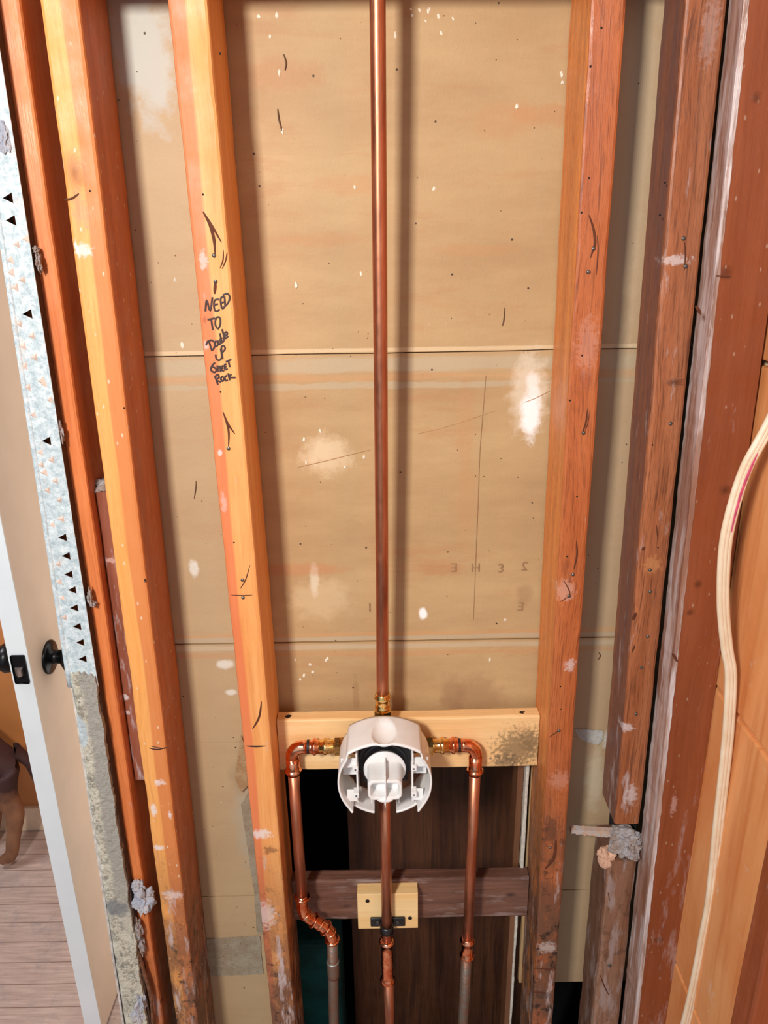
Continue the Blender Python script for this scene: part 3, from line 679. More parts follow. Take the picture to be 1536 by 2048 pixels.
# little tongues pressed from the steel
TAB = plain('plaster_filled_tab', col(214, 190, 176), .7, vary=.1)
tabs = [(33, 489), (52, 478), (20, 520), (22, 545), (30, 575), (44, 560), (38, 648), (63, 672), (45, 692), (48, 732), (68, 715), (55, 775), (83, 762), (88, 768), (100, 800), (66, 830), (80, 905), (82, 930), (102, 920), (88, 945), (110, 962), (94, 981), (118, 1000), (104, 1050), (122, 1038), (116, 1128), (118, 1164), (124, 1196), (128, 1235)]
bm = new()
for x, y in tabs:
    q = P(x, y, -.63); s = .15+.04*rnd.random(); k = rnd.choice((-1, 1))
    vs = [bm.verts.new(Vector(v)) for v in ((q.x-s, -.62, q.z), (q.x+s*.7, -.62, q.z+s), (q.x+s*.7, -.62, q.z-s), (q.x+s*.3*k, -.68, q.z))]
    for f in ((0, 1, 3), (1, 2, 3), (2, 0, 3), (0, 2, 1)): bm.faces.new([vs[i] for i in f])
o = obj('pressed_tab', bm, TAB, rootG); o['kind'] = 'stuff'
# wall edge the bead sits on
wallend = thing('doorway_wall_edge', (bl(40)+.5, 0, 0), 'thin plaster edge of the doorway behind the corner bead', 'wall edge')
bm = new(); plank(bm, lambda z: bl(z)+.1, lambda z: bl(z)+.24, -.5, 3.5, 0.02, 95, .03, 2, .0); obj('plaster_return', bm, PLAS, wallend)
bm = new(); plank(bm, lambda z: br(z)-.14, lambda z: br(z)-.02, -.53, -.02, 0.02, 95, .02, .8, .02, 5); obj('board_edge', bm, plain('dark_board_edge', col(70, 46, 34), .9), wallend)

# plaster skim over the lower bead
pr = fitline([(190, 1353), (205, 1407), (220, 1552), (234, 1655), (249, 1759), (265, 1883), (286, 1966), (298, 2048)], -.7)
pl = fitline([(143, 1378), (153, 1490), (178, 1614), (199, 1738), (220, 1863), (236, 1987), (248, 2048)], -.7)
def skim():
    m, t, b = mat('cracked_plaster_skim', .85); p = t.pos()
    X, Y, Z = t.xyz(p)
    big = t.noise(p, .8, 4, .7); mid = t.noise(p, 2.0, 6, .8); fin = t.noise(p, 7, 5, .8)
    c = t.mix(t.rng(mid, .42, .48), col(180, 175, 160), col(246, 240, 220))
    c = t.mix(t.math('MULTIPLY', t.rng(fin, .50, .56), t.rng(big, .46, .58)), c, col(156, 152, 140))
    xs = t.math('SUBTRACT', X, t.math('MULTIPLY', Z, (pr(40)-pr(20))/20.0))
    edge = pr(30)-30*(pr(40)-pr(20))/20.0
    flat = t.math('MULTIPLY', t.rng(t.math('ADD', xs, t.math('MULTIPLY', t.math('SUBTRACT', big, .5), 1.0)), edge-.85, edge-.65), t.rng(Z, 27, 31))
    c = t.mix(flat, c, col(198, 194, 184))
    c = t.mix(t.math('MULTIPLY', t.blob(p, tuple(P(163, 1460, -.7)), (.33, 2, 1.0), .3, .4), 1.0), c, col(226, 240, 246))
    c = t.mix(t.math('MULTIPLY', t.blob(p, tuple(P(232, 1815, -.7)), (.8, 2, .7), .5, .5), .9), c, col(150, 154, 158))
    t.l.new(c, b.inputs['Base Color'])
    bump(t, b, t.math('ADD', t.math('MULTIPLY', mid, 2), fin), 1.0, .14); return m
SK = skim()
bm = new(); nz = 260; nx = 16; g = {}
z1_ = P(175, 1352, -.75).z; z0_ = 0.05
for k in range(nz+1):
    z = z0_+(z1_-z0_)*k/nz
    a = pl(z)+.05*noise.noise(Vector((z*1.3, 1, 2)))+.03*noise.noise(Vector((z*5, 1, 2))); b = pr(z)+.12*noise.noise(Vector((z*.7, 9, 2)))+.06*noise.noise(Vector((z*4, 4, 2)))
    for i in range(nx+1):
        u = i/nx; x = a+(b-a)*u
        zt_ = z + (1 if k == nz else 0)*(.5*noise.noise(Vector((x*4, 3, 3)))+.1)
        round_ = .30*(1-min(1, u/.22))**2
        n1 = .05*noise.noise(Vector((x*2.2, 0, z*2.2)))+.04*noise.noise(Vector((x*6, 2, z*6)))+.06*noise.noise(Vector((x*.8, 5, z*.8)))
        g[i, k] = bm.verts.new((x, -.76+round_+n1+.0*u, zt_))
for k in range(nz):
    for i in range(nx): bm.faces.new((g[i, k], g[i+1, k], g[i+1, k+1], g[i, k+1]))
r = bmesh.ops.extrude_face_region(bm, geom=list(bm.faces))
for v in [v for v in r['geom'] if isinstance(v, bmesh.types.BMVert)]: v.co.y = -.48
rootSk = thing('plaster_skim', ((pl(0)+pr(0))/2, -.6, 0), 'rough cream and grey plaster covering the lower corner of the doorway', 'plaster')
obj('plaster_coat', bm, SK, rootSk)
# torn bits along its right edge
def chunk(name, pieces, m, label, cat='plaster'):
    c0 = P(pieces[0][0], pieces[0][1], pieces[0][2])
    bm = new()
    for i, (x, y, Y, rx, ry, rz) in enumerate(pieces): lump(bm, P(x, y, Y), (rx, ry, rz), x*.13+i, 4, .5, 1.9)
    tagobj(obj(name, bm, m, loc=c0), label, cat)
BLUEP = rough_plaster('bluish_plaster', col(192, 198, 214), col(214, 210, 212), col(150, 140, 142), 1.2)
chunk('plaster_chunk', [(288, 1800, -.25, .52, .45, .8), (276, 1772, -.2, .3, .3, .4)], BLUEP, 'big bluish white plaster chunk stuck beside the lower doorway corner')
chunk('plaster_chunk', [(276, 1860, -.4, .22, .25, .75), (284, 1890, -.3, .16, .2, .6)], CHUNK, 'narrow torn plaster sliver just below the bluish chunk')
chunk('plaster_chunk', [(281, 2000, -.6, .3, .3, .8), (276, 2030, -.6, .35, .3, .6)], BLUEP, 'grey plaster chunk at the very bottom of the doorway corner')
chunk('plaster_chunk', [(180, 1195, -.35, .1, .2, .35), (186, 1208, -.3, .12, .15, .14)], CHUNK, 'small torn plaster spike on the right edge of the perforated bead')
chunk('plaster_chunk', [(78, 525, -.35, .09, .2, .32), (72, 500, -.35, .1, .15, .15)], CHUNK, 'upper plaster crumb on the bead edge by the dark gap')
chunk('plaster_chunk', [(121, 862, -.4, .09, .15, .45)], CHUNK, 'thin plaster flake half way up the perforated bead edge')
chunk('plaster_chunk', [(6, 275, -.62, .22, .12, .5)], BLUEP, 'cream plaster patch near the top left of the bead')
BRK = plain('torn_brown_paper', col(122, 76, 50), .8, vary=.25, nscale=3, bs=.4)
bm = new(); q = []; rr = []
for x, y in ((238, 1660), (246, 1700), (256, 1760), (262, 1830), (272, 1880), (284, 1930), (300, 1985), (306, 2048)):
    q.append(P(x, y, -.45)); rr.append(.07+.06*rnd.random())
tube(bm, smooth_path(q, 6), [rr[min(len(rr)-1, i//6)]*(1+.4*noise.noise(Vector((i*.6, 0, 0)))) for i in range(len(smooth_path(q, 6)))], 8)
tagobj(obj('torn_paper_edge', bm, BRK, loc=q[0]), 'ragged brown paper edge hanging along the plastered doorway corner', 'paper')

# torn paper flap and patch strip in the left bay
TP = rough_plaster('grey_torn_paper', col(184, 170, 146), col(170, 150, 124), col(150, 132, 106), .9)
def patch(name, poly, Y, th, m, label, cat='paper', jit=.05, curl=0.0):
    pts = []
    w_ = [P(x, y, Y) for x, y in poly]
    for i in range(len(w_)):
        a, b = w_[i], w_[(i+1) % len(w_)]
        n = max(1, int((b-a).length/.25))
        for k in range(n):
            v = a.lerp(b, k/n); pts.append((v.x+jit*noise.noise(v*2.3), v.z+jit*noise.noise(v*2.9+Vector((4, 4, 4)))))
    c0 = w_[0]; root = None
    o = plate2d(name, pts, [], th, m, None, lambda x, y, t: Vector((x, Y+t-curl*max(0, y-min(p[1] for p in pts))*0, y)))
    me = o.data; off = Vector(c0)*IN
    for v in me.vertices: v.co -= off
    o.location = off
    return tagobj(o, label, cat)
patch('paper_patch', [(408, 1878), (520, 1872), (526, 1948), (416, 1952)], 3.49, .06, TP, 'grey torn paper strip across the lower left bay')
patch('paper_patch', [(482, 1610), (500, 1580), (512, 1640), (526, 1800), (532, 1866), (514, 1868), (508, 1780), (494, 1690)], 3.48, .04, TP, 'grey strip of torn paper beside the written stud near the bottom')
patch('paper_flap', [(470, 1555), (482, 1470), (492, 1500), (496, 1570), (482, 1585)], 3.3, .05, rough_plaster('tan_flap', col(186, 146, 102), col(200, 166, 122), col(150, 110, 76)), 'curled tan paper flap behind the written stud')
patch('paper_patch', [(1150, 1458), (1206, 1462), (1206, 1478), (1196, 1490), (1176, 1484), (1156, 1474)], 3.48, .04, rough_plaster('white_patch', col(224, 222, 216), col(210, 204, 192), col(190, 180, 160)), 'white torn paper patch in the narrow right bay')

# ------------------------------------------------------------------ opening: cut gypsum edge, batten, plywood behind
bm = new(); x = B(1050, 1640).x
plank(bm, lambda z: x-.02, lambda z: x+.16, 3.1, 3.5, 14, zt2-.0, .03, .3, .03, 31)
zz0 = zb2-.1
rt = thing('cut_board_edge', (x, 3.2, zt2), 'thin whitish cut edge of plasterboard down the right of the opening', 'plaster edge')
bm.free(); bm = new(); xo = B(1052, 1640).x
plank(bm, lambda z: xo-.22, lambda z: xo-.02, 3.3, 3.86, zt2+.05, bb, .04, .25, .05, 31); obj('upper_edge', bm, GYPSUM, rt)
bm = new(); plank(bm, lambda z: xo-.30, lambda z: xo-.14, 3.55, 4.0, 1.5, zb2-.1, .04, .25, .05, 32); obj('lower_edge', bm, GYPSUM, rt)
bm = new(); plank(bm, lambda z: xo-.62, lambda z: xo-.24, 3.7, 5.2, 1.5, bb, .05, 1, .02, 33)
wBat = wood('batten_wood', col(110, 70, 46), col(70, 44, 30), col(130, 88, 60), seed=18, contrast=.6)
tagobj(obj('opening_batten', bm, wBat, loc=(xo-.4, 4.5, 1.5)), 'thin vertical brown batten at the right side of the dark opening', 'batten')
# plywood panel deep in the opening
PLY = wood('dark_plywood', col(82, 46, 26), col(40, 20, 10), col(98, 58, 34), seed=19, contrast=1.6, fine=9, rough=.55)
a = P(692, 1560, 13.0); b = P(1030, 1540, 13.0); b2 = P(1062, 1740, 13.0)
rootW = thing('plywood_panel', ((a.x+b.x)/2, 13, 0), 'dark brown plywood panel deep inside the opening', 'panel')
poly = [(a.x, 0.3), (a.x, a.z+8), (b.x-1.0, a.z+8), (b.x, b.z), (b2.x, b2.z), (b2.x+.8, 0.3)]
plate2d('plywood_sheet', poly, [], .7, PLY, rootW, lambda x, y, t: Vector((x, 13.4+t, y)))
DK = plain('blackout_dark', col(22, 20, 22), .9)  # near-black box added behind the opening so that no world light leaks in
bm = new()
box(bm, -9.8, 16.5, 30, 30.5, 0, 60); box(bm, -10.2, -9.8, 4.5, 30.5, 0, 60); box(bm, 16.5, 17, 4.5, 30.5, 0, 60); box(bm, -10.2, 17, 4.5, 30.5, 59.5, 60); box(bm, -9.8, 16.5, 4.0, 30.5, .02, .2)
tagobj(obj('blackout_box', bm, DK, loc=(0, 4.5, 0)), 'dark box added behind the opening to keep light out', 'wall', kind='structure')
TEAL = plain('teal_cloth', col(14, 92, 92), .8, vary=.3, nscale=.4)
a = P(598, 1890, 9.5); b = P(688, 2048, 9.5)
bm = new(); box(bm, a.x-1, b.x-.1, 9.5, 14, 0.2, a.z, .8, 4)
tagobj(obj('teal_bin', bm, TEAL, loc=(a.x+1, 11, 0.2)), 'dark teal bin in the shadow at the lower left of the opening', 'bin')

# ------------------------------------------------------------------ plumbing
def copper():
    m, t, b = mat('copper', .36, .85); p = t.pos()
    n = t.noise(t.vec('MULTIPLY', p, (3, 3, .25)), 1.4, 5, .65)
    c = t.mix(t.rng(n, .35, .68), col(178, 106, 76), col(204, 136, 104))
    c = t.mix(t.math('MULTIPLY', t.rng(t.noise(t.vec('MULTIPLY', p, (1, 1, .18)), 1.1, 4), .52, .7), .6), c, col(112, 70, 58))
    t.l.new(c, b.inputs['Base Color']); t.l.new(t.rng(t.noise(p, 1.6, 3),   .3, .7, .30, .42), b.inputs['Roughness']); return m
def brass():
    m, t, b = mat('brass', .16, 1.0); p = t.pos()
    c = t.mix(t.rng(t.noise(p, 3, 3), .4, .6), col(214, 160, 84), col(244, 208, 140))
    t.l.new(c, b.inputs['Base Color']); bump(t, b, t.noise(p, 9, 3), .3, .03); return m
COP = copper(); BRA = brass()
m, t, b = mat('bright_copper', .17, 1.0); p = t.pos()
t.l.new(t.mix(t.rng(t.noise(p, 2.5, 3), .4, .6), col(222, 124, 84), col(246, 176, 138)), b.inputs['Base Color']); bump(t, b, t.noise(p, 5, 3), .35, .05); FIT = m
m, t, b = mat('tarnished_copper', .5, .6); p = t.pos()
t.l.new(t.mix(t.rng(t.noise(p, 1.1, 5, .7), .38, .62), col(134, 96, 78), col(120, 112, 102)), b.inputs['Base Color']); bump(t, b, t.noise(p, 3, 4), .5, .08); OLD = m
SEAL = plain('black_mark', col(22, 20, 18), .6)
YP = 1.3; RP = .3125
vc = P(769, 1492, YP); X0 = vc.x; ZC = vc.z
def press(bm, o, ax, L, flip=False, r=.37, bead=.10):
    """press socket of length L with its rolled bead near the mouth; starts at o and runs along ax"""
    pr_ = [(0, r*.99), (L-.42, r*.99), (L-.36, r*1.02), (L-.31, r+bead*.75), (L-.24, r+bead), (L-.17, r+bead*.75), (L-.12, r*1.03), (L-.02, r*1.01), (L, r*.9)]
    lathe(bm, o, ax, pr_, 32)
def pipe_part(name, pts, r, m, root): 
    bm = new(); tube(bm, pts, r, 28); return obj(name, bm, m, root, True)
# riser
xr_ = P(765, 1385, YP).x; zr = P(765, 1388, YP).z
xt = P(757, 60, YP).x; zt_top = 95
rootR = thing('riser_pipe', (X0, YP, zr), 'long upright copper riser pipe above the white valve guard', 'pipe')
sl_ = (xt-xr_)/(P(757, 60, YP).z-zr)
pipe_part('copper_tube', [(X0+(xr_-X0), YP, zr-.5)]+[(P(757+8*(1-(z-zr)/34.0), 60+1328*(1-(z-zr)/34.0), YP).x, YP-.8*min(1, (z-zr)/30), z) for z in (zr+1, zr+5, zr+12, zr+20, zr+30, 90)], RP, COP, rootR)
rz = zr
bm = new(); lathe(bm, (xr_, YP, zr+.06), (0, 0, -1), [(0, .34), (.02, .38), (.12, .395), (.2, .44), (.3, .44), (.36, .385), (.75, .375), (.8, .41), (.95, .41), (.98, .36)], 32); obj('press_socket', bm, BRA, rootR, True)
bm = new(); lathe(bm, (xr_, YP, zr-.9), (0, 0, -1), [(0, .40), (.04, .5), (.5, .5), (.54, .42)], 6, phase=.3); lathe(bm, (xr_, YP, zr-1.4), (0, 0, -1), [(0, .36), (.7, .36)], 24); obj('hex_nut', bm, BRA, rootR)

def side_pipe(sgn, name, label):
    pxe = 590 if sgn < 0 else 948
    ex = P(587 if sgn < 0 else 950, 1547, YP).x; zc = P(pxe, 1494 if sgn < 0 else 1490, YP).z
    zs = P(ex*0+pxe, 1548, YP).z
    root = thing(name, (ex, YP, zc), label, 'pipe')
    # elbow
    R = .62; pts = []
    for k in range(17):
        a = math.pi/2*k/16
        pts.append(Vector((ex-sgn*(R-R*math.sin(a)) - sgn*0, YP, zc-(R-R*math.cos(a))*1)) if False else Vector((ex-sgn*R*(1-math.sin(a)), YP, zc-R*(1-math.cos(a)))))
    pts = [pts[0]+Vector((-sgn*.25, 0, 0))]+pts+[pts[-1]+Vector((0, 0, -.15))]
    bm = new(); tube(bm, pts, .36, 28); 
    press(bm, pts[0]+Vector((sgn*.12, 0, 0)), (-sgn, 0, 0), .72)
    press(bm, pts[-1]+Vector((0, 0, .1)), (0, 0, -1), max(.6, pts[-1].z+.1-zs))
    obj('elbow', bm, FIT, root, True)
    bm = new(); lathe(bm, pts[0]+Vector((sgn*.04, 0, 0)), (-sgn, 0, 0), [(0, .372), (.0, .376), (.13, .376), (.13, .372)], 32); obj('ink_band', bm, SEAL, root)
    xs = pts[0].x+(-sgn)*.58
    # brass adapter toward the valve
    bm = new(); lathe(bm, (xs, YP, zc), (-sgn, 0, 0), [(0, .34), (.03, .38), (.25, .38), (.3, .45), (.4, .46), (.48, .4), (.55, .37), (.85, .37), (.88, .34)], 32); obj('brass_adapter', bm, BRA, root, True)
    bm = new(); xh = xs-sgn*.85; lathe(bm, (xh, YP, zc), (-sgn, 0, 0), [(0, .42), (.04, .54), (.36, .54), (.4, .44), (.4, .40), (.95, .40)], 6, phase=.5); obj('hex_nut', bm, BRA, root)
    return root, ex, zs, zc
rH, exH, zsH, zcH = side_pipe(-1, 'supply_pipe', 'left copper supply pipe with elbow and offset bend below')
rC, exC, zsC, zcC = side_pipe(1, 'supply_pipe', 'right copper supply pipe with elbow and coupling near the bottom')
# left drop, offset and old pipe
e = P(604, 1793, YP)
pipe_part('copper_tube', [(exH, YP, zsH+.4), ((exH+e.x)/2, YP, (zsH+e.z)/2), (e.x, YP, e.z-.3)], RP, COP, rH)
o1 = [P(604, 1790, YP), P(606, 1818, YP), P(616, 1833, YP), P(640, 1848, YP), P(656, 1860, YP), P(663, 1872, YP), P(665, 1884, YP)]
for v in o1: v.y = YP
bm = new(); q = smooth_path(o1, 6); tube(bm, q, .36, 26)
def beadring(bm, c, ax, r=.48): lathe(bm, Vector(c)-Vector(ax).normalized()*.09, ax, [(0, .37), (.03, r-.03), (.09, r), (.15, r-.03), (.18, .37)], 32)
n_ = len(q)
for fr in (.05, .42, .63, .93): 
    i = int(fr*(n_-1)); d = q[min(i+1, n_-1)]-q[max(i-1, 0)]; beadring(bm, q[i], d)
for fr in (.30, .52, .75):
    i = int(fr*(n_-1)); d = q[min(i+1, n_-1)]-q[max(i-1, 0)]; beadring(bm, q[i], d, .41)
obj('offset_elbow', bm, FIT, rH, True)
a = o1[-1]; b = P(668, 2048, YP)
dx = (b.x-a.x)/(b.z-a.z)
pipe_part('old_pipe', [a+Vector((0, 0, .2)), Vector((a.x+dx*(-5), YP, a.z-5)), Vector((a.x+dx*(8-a.z), YP, 8)), Vector((a.x, YP, 1.6))], RP+.01, OLD, rH)
bm = new(); z = P(666, 1925, YP).z; z2 = P(666, 1950, YP).z; lathe(bm, (a.x+dx*(z-a.z), YP, z+.1), (0, 0, -1), [(0, .34), (.05, .37), (z-z2, .37), (z-z2+.2, .36)], 24); obj('soldered_sleeve', bm, OLD, rH, True)
bm = new(); lathe(bm, (a.x+dx*(z-a.z), YP, z+.15), (0, 0, -1), [(0, .35), (.04, .395), (.09, .395), (.12, .35)], 24); obj('solder_ring', bm, plain('solder', col(150, 150, 144), .4, .6), rH, True)
# right drop
e = P(935.5, 1876, YP); f_ = P(933, 1917, YP); g_ = P(926, 2048, YP)
pipe_part('copper_tube', [(exC, YP, zsC+.4), ((exC+e.x)/2, YP, (zsC+e.z)/2), (e.x, YP, e.z-.4)], RP, COP, rC)
bm = new(); L = e.z-f_.z
lathe(bm, (e.x, YP, e.z+.05), (0, 0, -1), [(0, .33), (.02, .38), (.12, .39), (.18, .45), (.28, .45), (.34, .38), (L*.5, .37), (L-.36, .38), (L-.28, .45), (L-.18, .45), (L-.1, .39), (L, .34)], 30); obj('coupling', bm, FIT, rC, True)
pipe_part('old_pipe', [Vector((f_.x, YP, f_.z+.3)), Vector((g_.x, YP, g_.z)), Vector((g_.x-.1, YP, 1.6))], RP+.01, OLD, rC)
# centre drop
a = P(771, 1590, YP); b = P(774, 1880, YP); c = P(777, 1965, YP); d_ = P(779, 2048, YP)
rD = thing('spout_pipe', (b.x, YP, 1.6), 'centre copper pipe running down below the valve through a black strap', 'pipe')
pipe_part('copper_tube', [Vector((X0, YP, ZC-1.0)), Vector((b.x, YP, b.z-.4))], RP, COP, rD)
L = b.z-c.z; bm = new()
lathe(bm, (b.x, YP, b.z+.05), (0, 0, -1), [(0, .34), (.03, .40), (.1, .46), (.2, .46), (.27, .38), (.75, .36), (L*.55, .38), (L-.6, .36), (L-.5, .37), (L-.42, .41), (L-.3, .47), (L-.14, .48), (L-.05, .42), (L, .34)], 32)
obj('coupling', bm, FIT, rD, True)
pipe_part('lower_tube', [Vector((c.x, YP, c.z+.4)), Vector((d_.x, YP, d_.z)), Vector((d_.x+.1, YP, 1.6))], RP+.015, COP, rD)
# black strap on the pine block
BLK = plain('black_plastic', col(24, 23, 25), .35, vary=.1)
sc1 = P(776, 1843, 1.7)
rST = thing('pipe_strap', (sc1.x, 1.7, sc1.z), 'black plastic strap holding the centre pipe to the pine block', 'pipe strap')
l_ = P(741, 1843, 1.7).x; r2 = P(810, 1843, 1.7).x; zs_ = P(776, 1851, 1.7).z; zs2 = P(776, 1834, 1.7).z
xp = b.x+ (a.x-b.x)*.1
bm = new(); box(bm, l_, xp-.28, 1.6, 1.76, zs_, zs2, .07, 3); box(bm, xp+.28, r2, 1.6, 1.76, zs_, zs2, .07, 3); obj('ear', bm, BLK, rST, True)
bm = new(); zsl = P(774, 1872, YP-.3).z; lathe(bm, (xp, YP, zs2-.15), (0, 0, -1), [(0, .33), (0, .41), (zs2-.2-zsl, .41), (zs2-.2-zsl, .33)], 30, cap=False); obj('collar', bm, BLK, rST, True)
for x in ((l_+xp)/2-.05, (r2+xp)/2+.1):
    bm = new(); lathe(bm, (x, 1.62, (zs_+zs2)/2), (0, -1, 0), [(0, .14), (.05, .14), (.07, .1), (.03, .05)], 16); obj('screw', bm, plain('dark_screw', col(90, 88, 88), .4, .8), rST, True)

# ------------------------------------------------------------------ valve and white guard
rV = thing('shower_valve', (X0, 1.2, ZC), 'shower valve inside a white plastic guard at the middle of the pine board', 'shower valve')
bm = new(); lathe(bm, (X0, 1.95, ZC), (0, -1, 0), [(0, .9), (1.3, .9), (1.35, .8)], 32); lathe(bm, (X0-1.7, YP, ZC), (1, 0, 0), [(0, .42), (3.4, .42)], 24); lathe(bm, (X0, YP, ZC-1.3), (0, 0, 1), [(0, .42), (2.6, .42)], 24)
obj('valve_body', bm, BRA, rV, True)
def white_plastic():
    m, t, b = mat('white_plastic', .38); p = t.pos()
    t.l.new(t.mix(t.rng(t.noise(p, .8, 2), .3, .7), col(226, 224, 222), col(238, 237, 236)), b.inputs['Base Color'])
    b.inputs['Subsurface Weight'].default_value = 0.0; return m
WHT = white_plastic()
def gpt(th, Y, rr): return Vector((X0+rr*math.sin(th), Y, ZC+rr*math.cos(th)))
YB = .75
def rad(deg, Y):
    d = abs(deg)
    r = 2.5
    if d < 46: r = 2.32+.22*(d/46)**2
    elif d < 56: r = 2.54-(d-46)/10*.18
    elif d < 100: r = 2.36+.04*(d-56)/44
    else: r = 2.40+.12*min(1, (d-100)/40)
    # hollow for the riser in the top
    x = deg/15.5; yy = (Y+.75)/(1.15 if Y > -.75 else .85)
    e_ = x*x+yy*yy
    if e_ < 1: r -= .42*(1-e_)**.6
    return r
def front(deg):
    d = abs(deg)
    if d < 46: return -1.62
    if d < 52: return -1.55
    if d < 137: return -1.62
    if d < 140: return None if False else -.25
    if d < 167: return -.95
    return .15
bm = new(); N = 360; NY = 14; cols = []
for i in range(N):
    d0 = -180+360*i/N; d1 = d0+360/N; fr = front((d0+d1)/2)
    if abs((d0+d1)/2) > 130 and abs((d0+d1)/2) < 137: fr = -1.62-.10*(abs((d0+d1)/2)-130)/7
    for k in range(NY):
        ya = YB+(fr-YB)*k/NY; yb_ = YB+(fr-YB)*(k+1)/NY
        vs = [bm.verts.new(gpt(math.radians(dd), yy, rad(dd, yy))) for dd, yy in ((d0, ya), (d1, ya), (d1, yb_), (d0, yb_))]
        bm.faces.new(vs)
bmesh.ops.remove_doubles(bm, verts=bm.verts, dist=.002)
o = obj('guard_shell', bm, WHT, rV, True)
md = o.modifiers.new('thickness', 'SOLIDIFY'); md.thickness = .09*IN; md.offset = -1
md.use_even_offset = False
# inner guide walls, webs and screw bosses
for s in (-1, 1):
    bm = new(); X = X0+s*1.42
    box(bm, X-.045, X+.045, YB, -1.0, ZC-1.75, ZC+1.55, .02)
    box(bm, X-.045, X+.045, -.9, -1.35, ZC+.35, ZC+1.5, .02)
    box(bm, X+s*.0, X+s*.75, -.55, -.47, ZC-.35, ZC+.55, .02)
    box(bm, X, X+s*.8, -1.15, -1.08, ZC+.55, ZC+1.1, .02)
    box(bm, X, X+s*.55, -1.1, -1.0, ZC-1.6, ZC-.9, .02)
    obj('guide_wall', bm, WHT, rV)
    for zz in (.62, -1.0):
        bm = new(); c = Vector((X+s*.06, -1.1, ZC+zz)); box(bm, c.x-.14, c.x+.14, -1.42, -.9, c.z-.14, c.z+.14, .04)
        bo = obj('screw_boss', bm, WHT, rV)
        bm = new(); lathe(bm, (c.x, -1.40, c.z), (0, -1, 0), [(0, .05), (.03, .05)], 12); obj('boss_hole', bm, plain('shade_hole', col(70, 70, 72), .8), bo)
    bm = new(); box(bm, X0+s*.72-.03, X0+s*.72+.03, YB-.2, -.7, ZC-2.1, ZC-1.5, .01); obj('floor_rib', bm, WHT, rV)
# black cartridge plate
bm = new()
def rsq(bm, y0, y1, x0, x1, z0, z1, r): box(bm, x0, x1, y0, y1, z0, z1, r, 5)
rsq(bm, -.1, .6, X0-1.18, X0+1.18, ZC-1.2, ZC+1.62, .06)
lathe(bm, (X0, .3, ZC+.1), (0, -1, 0), [(0, 1.45), (.45, 1.45), (.5, 1.38), (.5, 1.2), (.56, 1.2), (.6, 1.1)], 40)
box(bm, X0-.95, X0+.95, -.22, -.1, ZC+1.28, ZC+1.36, .03); box(bm, X0-.12, X0+.12, -.3, -.05, ZC+1.3, ZC+1.6, .04)
obj('cartridge_plate', bm, BLK, rV)
CHR = plain('bright_screw', col(190, 190, 192), .15, 1.0)
for s in (-1, 1):
    bm = new(); lump(bm, (X0+s*.92, -.18, ZC+1.34), (.19, .12, .19), 1, 3, 0); obj('screw', bm, CHR, rV, True)
# white plug
bm = new(); lathe(bm, (X0, -.2, ZC), (0, -1, 0), [(0, .95), (.3, .95), (.34, 1.08), (.44, 1.10), (.48, 1.06), (.5, .6)], 48)
pg = obj('plug_flange', bm, WHT, rV, True)
bm = new(); prof = []
def rr_ring(y, sx, szt, szb, r, x0=0, z0=0):
    out = []
    for cx, cz, a0 in ((sx-r, szt-r, 0), (-(sx-r), szt-r, 90), (-(sx-r), -(szb-r), 180), (sx-r, -(szb-r), 270)):
        for k in range(7):
            a = math.radians(a0+15*k); out.append(bm.verts.new((X0+x0+cx+r*math.cos(a), y, ZC+z0+cz+r*math.sin(a))))
    return out
rings = [rr_ring(-.66, .90, .52, .74, .32), rr_ring(-2.05, .86, .48, .70, .32), rr_ring(-2.12, .82, .44, .66, .3), rr_ring(-2.12, .74, .36, .58, .26), rr_ring(-2.05, .70, .32, .54, .24), rr_ring(-1.45, .66, .28, .50, .24)]
for a, b in zip(rings, rings[1:]): bridge(bm, a, b)
bm.faces.new(rings[-1]); bm.faces.new(rings[0])
obj('plug_handle', bm, WHT, rV, False)
bm = new(); box(bm, X0-.035+.03, X0+.035+.03, -.68, -2.2, ZC-.72, ZC+.82, .02); obj('plug_fin', bm, WHT, rV)
bm = new(); lump(bm, (X0, -2.0, ZC-.72), (.42, .2, .17), 2, 3, .0); lathe(bm, (X0, -2.05, ZC-.78), (0, 0, -1), [(0, .06), (.5, .01)], 8); obj('plug_tip', bm, WHT, rV, True)

# ------------------------------------------------------------------ cable on the right
cab = [(1572, 780), (1545, 838), (1520, 885), (1493, 935), (1470, 1003), (1453, 1076), (1447, 1149), (1447, 1222), (1454, 1296), (1462, 1350), (1458, 1445), (1451, 1523), (1438, 1640), (1422, 1795), (1408, 1873), (1389, 1971), (1371, 2048), (1350, 2120), (1330, 2190)]
CW = mat('cable_jacket', .42); m, t, b = CW; p = t.pos()
c = t.mix(t.rng(t.noise(p, .8, 4), .3, .7), col(226, 200, 168), col(240, 224, 200))
c = t.mix(t.math('MULTIPLY', t.blob(p, tuple(PX(1478, 990, XW-1.6)), (3, 3, 1.6), .5, .3), .0), c, col(200, 60, 90))
t.l.new(c, b.inputs['Base Color']); CW = m
PINK = plain('red_pen', col(214, 84, 120), .6, vary=.2, nscale=3)
rCab = None
pts3 = smooth_path([P(x, y, -4.2) for x, y in cab], 6)
rCab = thing('electrical_cable', pts3[-1], 'cream electrical cable with red marks hanging down in front of the orange side wall', 'cable')
bm = new(); sd = Vector((.135, 0, 0))
tube(bm, [q-sd for q in pts3], .14, 12); tube(bm, [q+sd+Vector((0, .02, 0)) for q in pts3], .14, 12); tube(bm, [q+Vector((0, -.01, 0)) for q in pts3], .13, 12)
obj('jacket', bm, CW, rCab, True)
bm = new(); pk_ = smooth_path([P(x, y, -4.32) for x, y in ((1516, 905), (1498, 945), (1482, 985), (1470, 1030), (1463, 1065))], 4)
